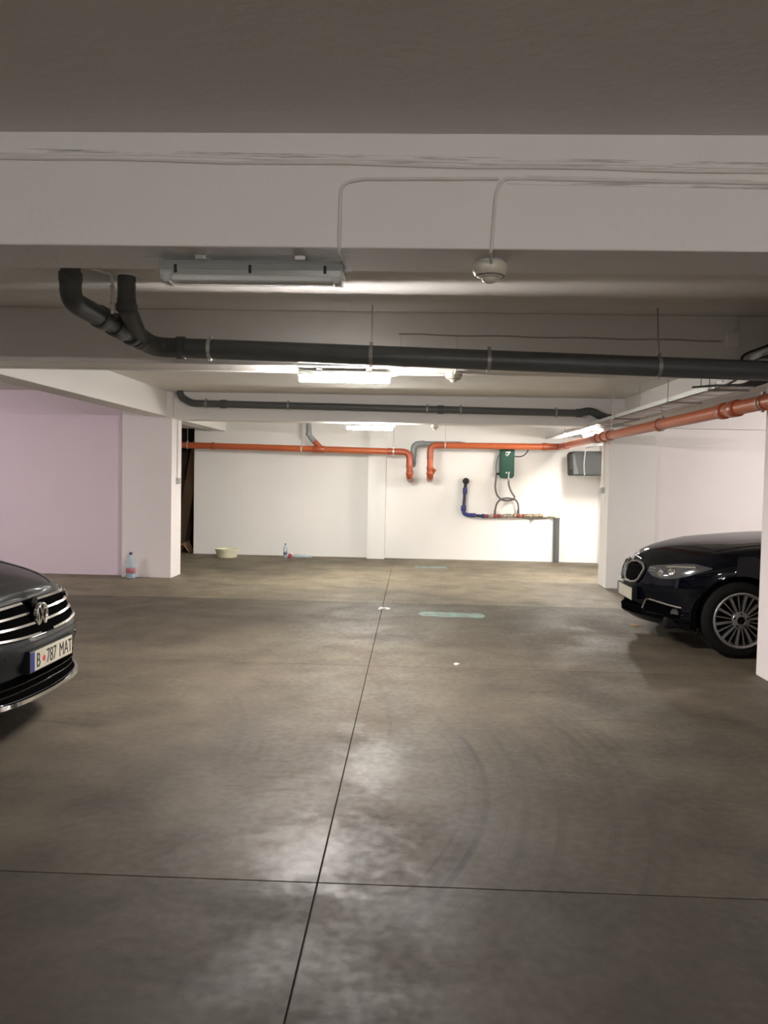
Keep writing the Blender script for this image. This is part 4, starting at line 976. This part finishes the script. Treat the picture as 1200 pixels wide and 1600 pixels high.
# ---------------- the dark grey car
vw = thing('car', 'dark grey car with chrome bar grille and round emblem', 'car', (-2.07, 4.52, 0), R(-0.5))
ol_ = [(0, 0, .185, .770), (.010, .25, .185, .771), (.045, .45, .185, .776), (.125, .60, .185, .782), (.25, .735, .185, .795), (.43, .832, .185, .83), (.66, .888, .185, .875), (.88, .908, .19, .915), (1.4, .910, .19, .955), (2.0, .910, .20, .98), (2.8, .910, .20, .99), (3.7, .908, .20, 1.0), (4.25, .88, .22, 1.0), (4.55, .78, .26, .99), (4.70, .55, .28, .98), (4.77, 0, .28, .98)]
pf = [(0, .09, .10), (.06, .02, .05), (.11, .0, .03), (.18, .04, .015), (.36, .03, .005), (.52, .006, .0), (.66, .022, .004), (.80, .075, .010), (.92, .118, .03), (1, .16, .08)]
dk = [(0.0, .77), (.11, .785), (.25, .850), (.45, .895), (.70, .935), (1.10, .98), (1.45, 1.01), (1.9, 1.03), (3.8, 1.03), (4.77, .98)]
vs_ = CarSurf(ol_, pf, dk)
wv = [(0.88, 0.325), (3.59, 0.325)]
cabin = dict(roof=[(1.38, 1.0), (1.8, 1.23), (2.2, 1.40), (2.8, 1.47), (3.4, 1.43), (3.9, 1.28), (4.35, 1.02)],
             belt=[(1.38, .98, .74), (1.8, .99, .82), (2.6, 1.0, .84), (3.6, 1.01, .82), (4.35, .99, .68)], ws=2.15, rw=3.45, posts=(2.5, 3.4))
car_body(vs_, wv, 0.375, 'cargrey', vw, cabin)
for wx, wz in wv:
    for sd in (1, -1): make_wheel(vw, wx, sd, 0.325, 0.890, 0.225, 10)
g_ = patch(vs_, [(-.56, .600), (-.3, .582), (0, .578), (.3, .582), (.56, .600)], [(-.60, .735), (-.3, .755), (0, .758), (.3, .755), (.60, .735)], 0.004, 0.03, 30, 6).build('grille', 'void', vw)
for k, z in enumerate((.585, .640, .695, .750)):
    wd = .555+.016*k
    for sg in (1, -1):
        strip(vs_, [(sg*a, z+.022*(a/wd)**2*(1.0-.45*k)) for a in np.linspace(.075 if k < 3 else 0.085, wd, 12)], .0115, .013, .012).build('chrome_bar', 'chrome', g_)
# emblem: ring with V over W
ez = .672; ec = vs_.at(0, ez, 0.03)
em = Matrix.Translation((ec.x, 0, ez)) @ Matrix(((0, 0, 1, 0), (1, 0, 0, 0), (0, 1, 0, 0), (0, 0, 0, 1)))
eb = MB().lathe([(0, -0.02), (0.070, -0.02), (0.070, 0.0), (0, 0.0)], 36, em).build('emblem', 'gloss', vw)
MB().lathe([(0.058, 0.0), (0.060, 0.006), (0.066, 0.009), (0.072, 0.006), (0.073, -0.012), (0.066, -0.012)], 40, em).build('emblem_ring', 'chrome', eb)
def stroke(p, q, w_, nm):
    b = MB(); p = Vector((p[0], p[1], 0)); q = Vector((q[0], q[1], 0)); d = (q-p).normalized(); n_ = Vector((-d.y, d.x, 0))*w_/2
    b.prism([tuple((p+n_)[:2]), tuple((q+n_)[:2]), tuple((q-n_)[:2]), tuple((p-n_)[:2])], 0.0, 0.007, (0, 1, 2)); b.bm.transform(em); b.build(nm, 'chrome', eb)
for sx in (1, -1):
    stroke((sx*.026, .054), (0, .006), .013, 'letter_stroke')
    stroke((sx*.052, .028), (sx*.026, -.050), .013, 'letter_stroke')
    stroke((sx*.026, -.050), (0, .000), .013, 'letter_stroke')
b = MB().lathe([(0, 0), (0.040, 0), (0.040, 0.012), (0, 0.012)], 20, Matrix.Translation((ec.x-0.052, 0, .738)) @ Matrix.Rotation(PI/2, 4, 'Y')); b.build('emblem_recess', 'gloss', g_)
pl, mt = number_plate(vw, vs_, .452, [(-0.195, 0.115, 'B'), (-0.075, 0.115, '787'), (0.085, 0.115, 'MAT')])
b = MB().lathe([(0, 0.0028), (0.017, 0.0028), (0.017, 0.0016), (0, 0.0016)], 14, mt @ Matrix.Translation((-0.105, -0.005, 0))); b.build('red_stamp', 'red', pl)
patch(vs_, [(-.60, .272), (0, .262), (.60, .272)], [(-.66, .375), (0, .385), (.66, .375)], 0.005, 0.03, 26, 4).build('lower_intake', 'void', vw)
for z in (.295, .335): strip(vs_, [(a, z) for a in np.linspace(-.58, .58, 25)], .008, .010, .01).build('intake_bar', 'gloss', vw)
strip(vs_, [(a, .246+.02*(abs(a)/.75)**2) for a in np.linspace(-.76, .76, 40)], .022, .020, .03).build('chrome_lip', 'chrome', vw)
strip(vs_, [(a, .548) for a in np.linspace(-.66, .66, 30)], .006, .003, .008).build('bumper_seam', 'black', vw)
for sg in (1, -1):
    lo = [(sg*.63, .612), (sg*.75, .608), (sg*.90, .630), (sg*1.10, .70)]; hi = [(sg*.635, .742), (sg*.76, .762), (sg*.92, .785), (sg*1.12, .765)]
    h_ = patch(vs_, lo, hi, 0.005, 0.04, 20, 5).build('headlight', 'lamphouse', vw)
    for a, z, r in ((.73, .685, .040), (.86, .70, .042)):
        p = vs_.at(sg*a, z, 0.003); q = vs_.at(sg*a, z, 0.05); d = (q-p).normalized().to_track_quat('Z', 'Y').to_matrix().to_4x4()
        MB().lathe([(r*0.6, 0.004), (r, 0.004), (r*1.1, 0.010), (r, 0.016), (r*0.75, 0.010), (0, 0.012)], 18, Matrix.Translation(p) @ d).build('projector', 'chrome', h_)
    f_ = patch(vs_, [(sg*.66, .29), (sg*.78, .288), (sg*.90, .30)], [(sg*.68, .375), (sg*.78, .372), (sg*.90, .355)], 0.006, 0.02, 10, 3).build('fog_recess', 'void', vw)
    strip(vs_, [(sg*.68, .305), (sg*.78, .303), (sg*.90, .31)], .014, .012, .01).build('fog_trim', 'chrome', f_)
    for a in (.42, .80):
        p = vs_.at(sg*a, .50, 0.0); q = vs_.at(sg*a, .50, 0.05); d = (q-p).normalized().to_track_quat('Z', 'Y').to_matrix().to_4x4()
        MB().lathe([(0, 0.004), (0.010, 0.004), (0.013, 0.0)], 14, Matrix.Translation(p) @ d).build('parking_sensor', 'cargrey', vw)
    for a in (1.95, 3.0, 4.0): tube_on(vs_, [(sg*a, .30), (sg*a, .60), (sg*(a+.02), .92)], 0.003, 0.0, 6).build('door_seam', 'black', vw)
    for a in (2.7, 3.75): strip(vs_, [(sg*a, .83), (sg*(a+.1), .836), (sg*(a+.2), .84)], .028, .03, .02).build('door_handle', 'cargrey', vw)
    b = MB(); b.box(-2.05, -1.92, min(sg*0.93, sg*1.08), max(sg*0.93, sg*1.08), .97, 1.09, 0.03); b.box(-2.0, -1.96, min(sg*0.82, sg*0.95), max(sg*0.82, sg*0.95), .99, 1.03); b.build('door_mirror', 'cargrey', vw)
    MB().tube([vs_.top(a, sg*(.90-.12*k/9), 0.001) for k, a in enumerate(np.linspace(.62, 1.9, 10))], 0.004, 6).build('bonnet_seam', 'black', vw)
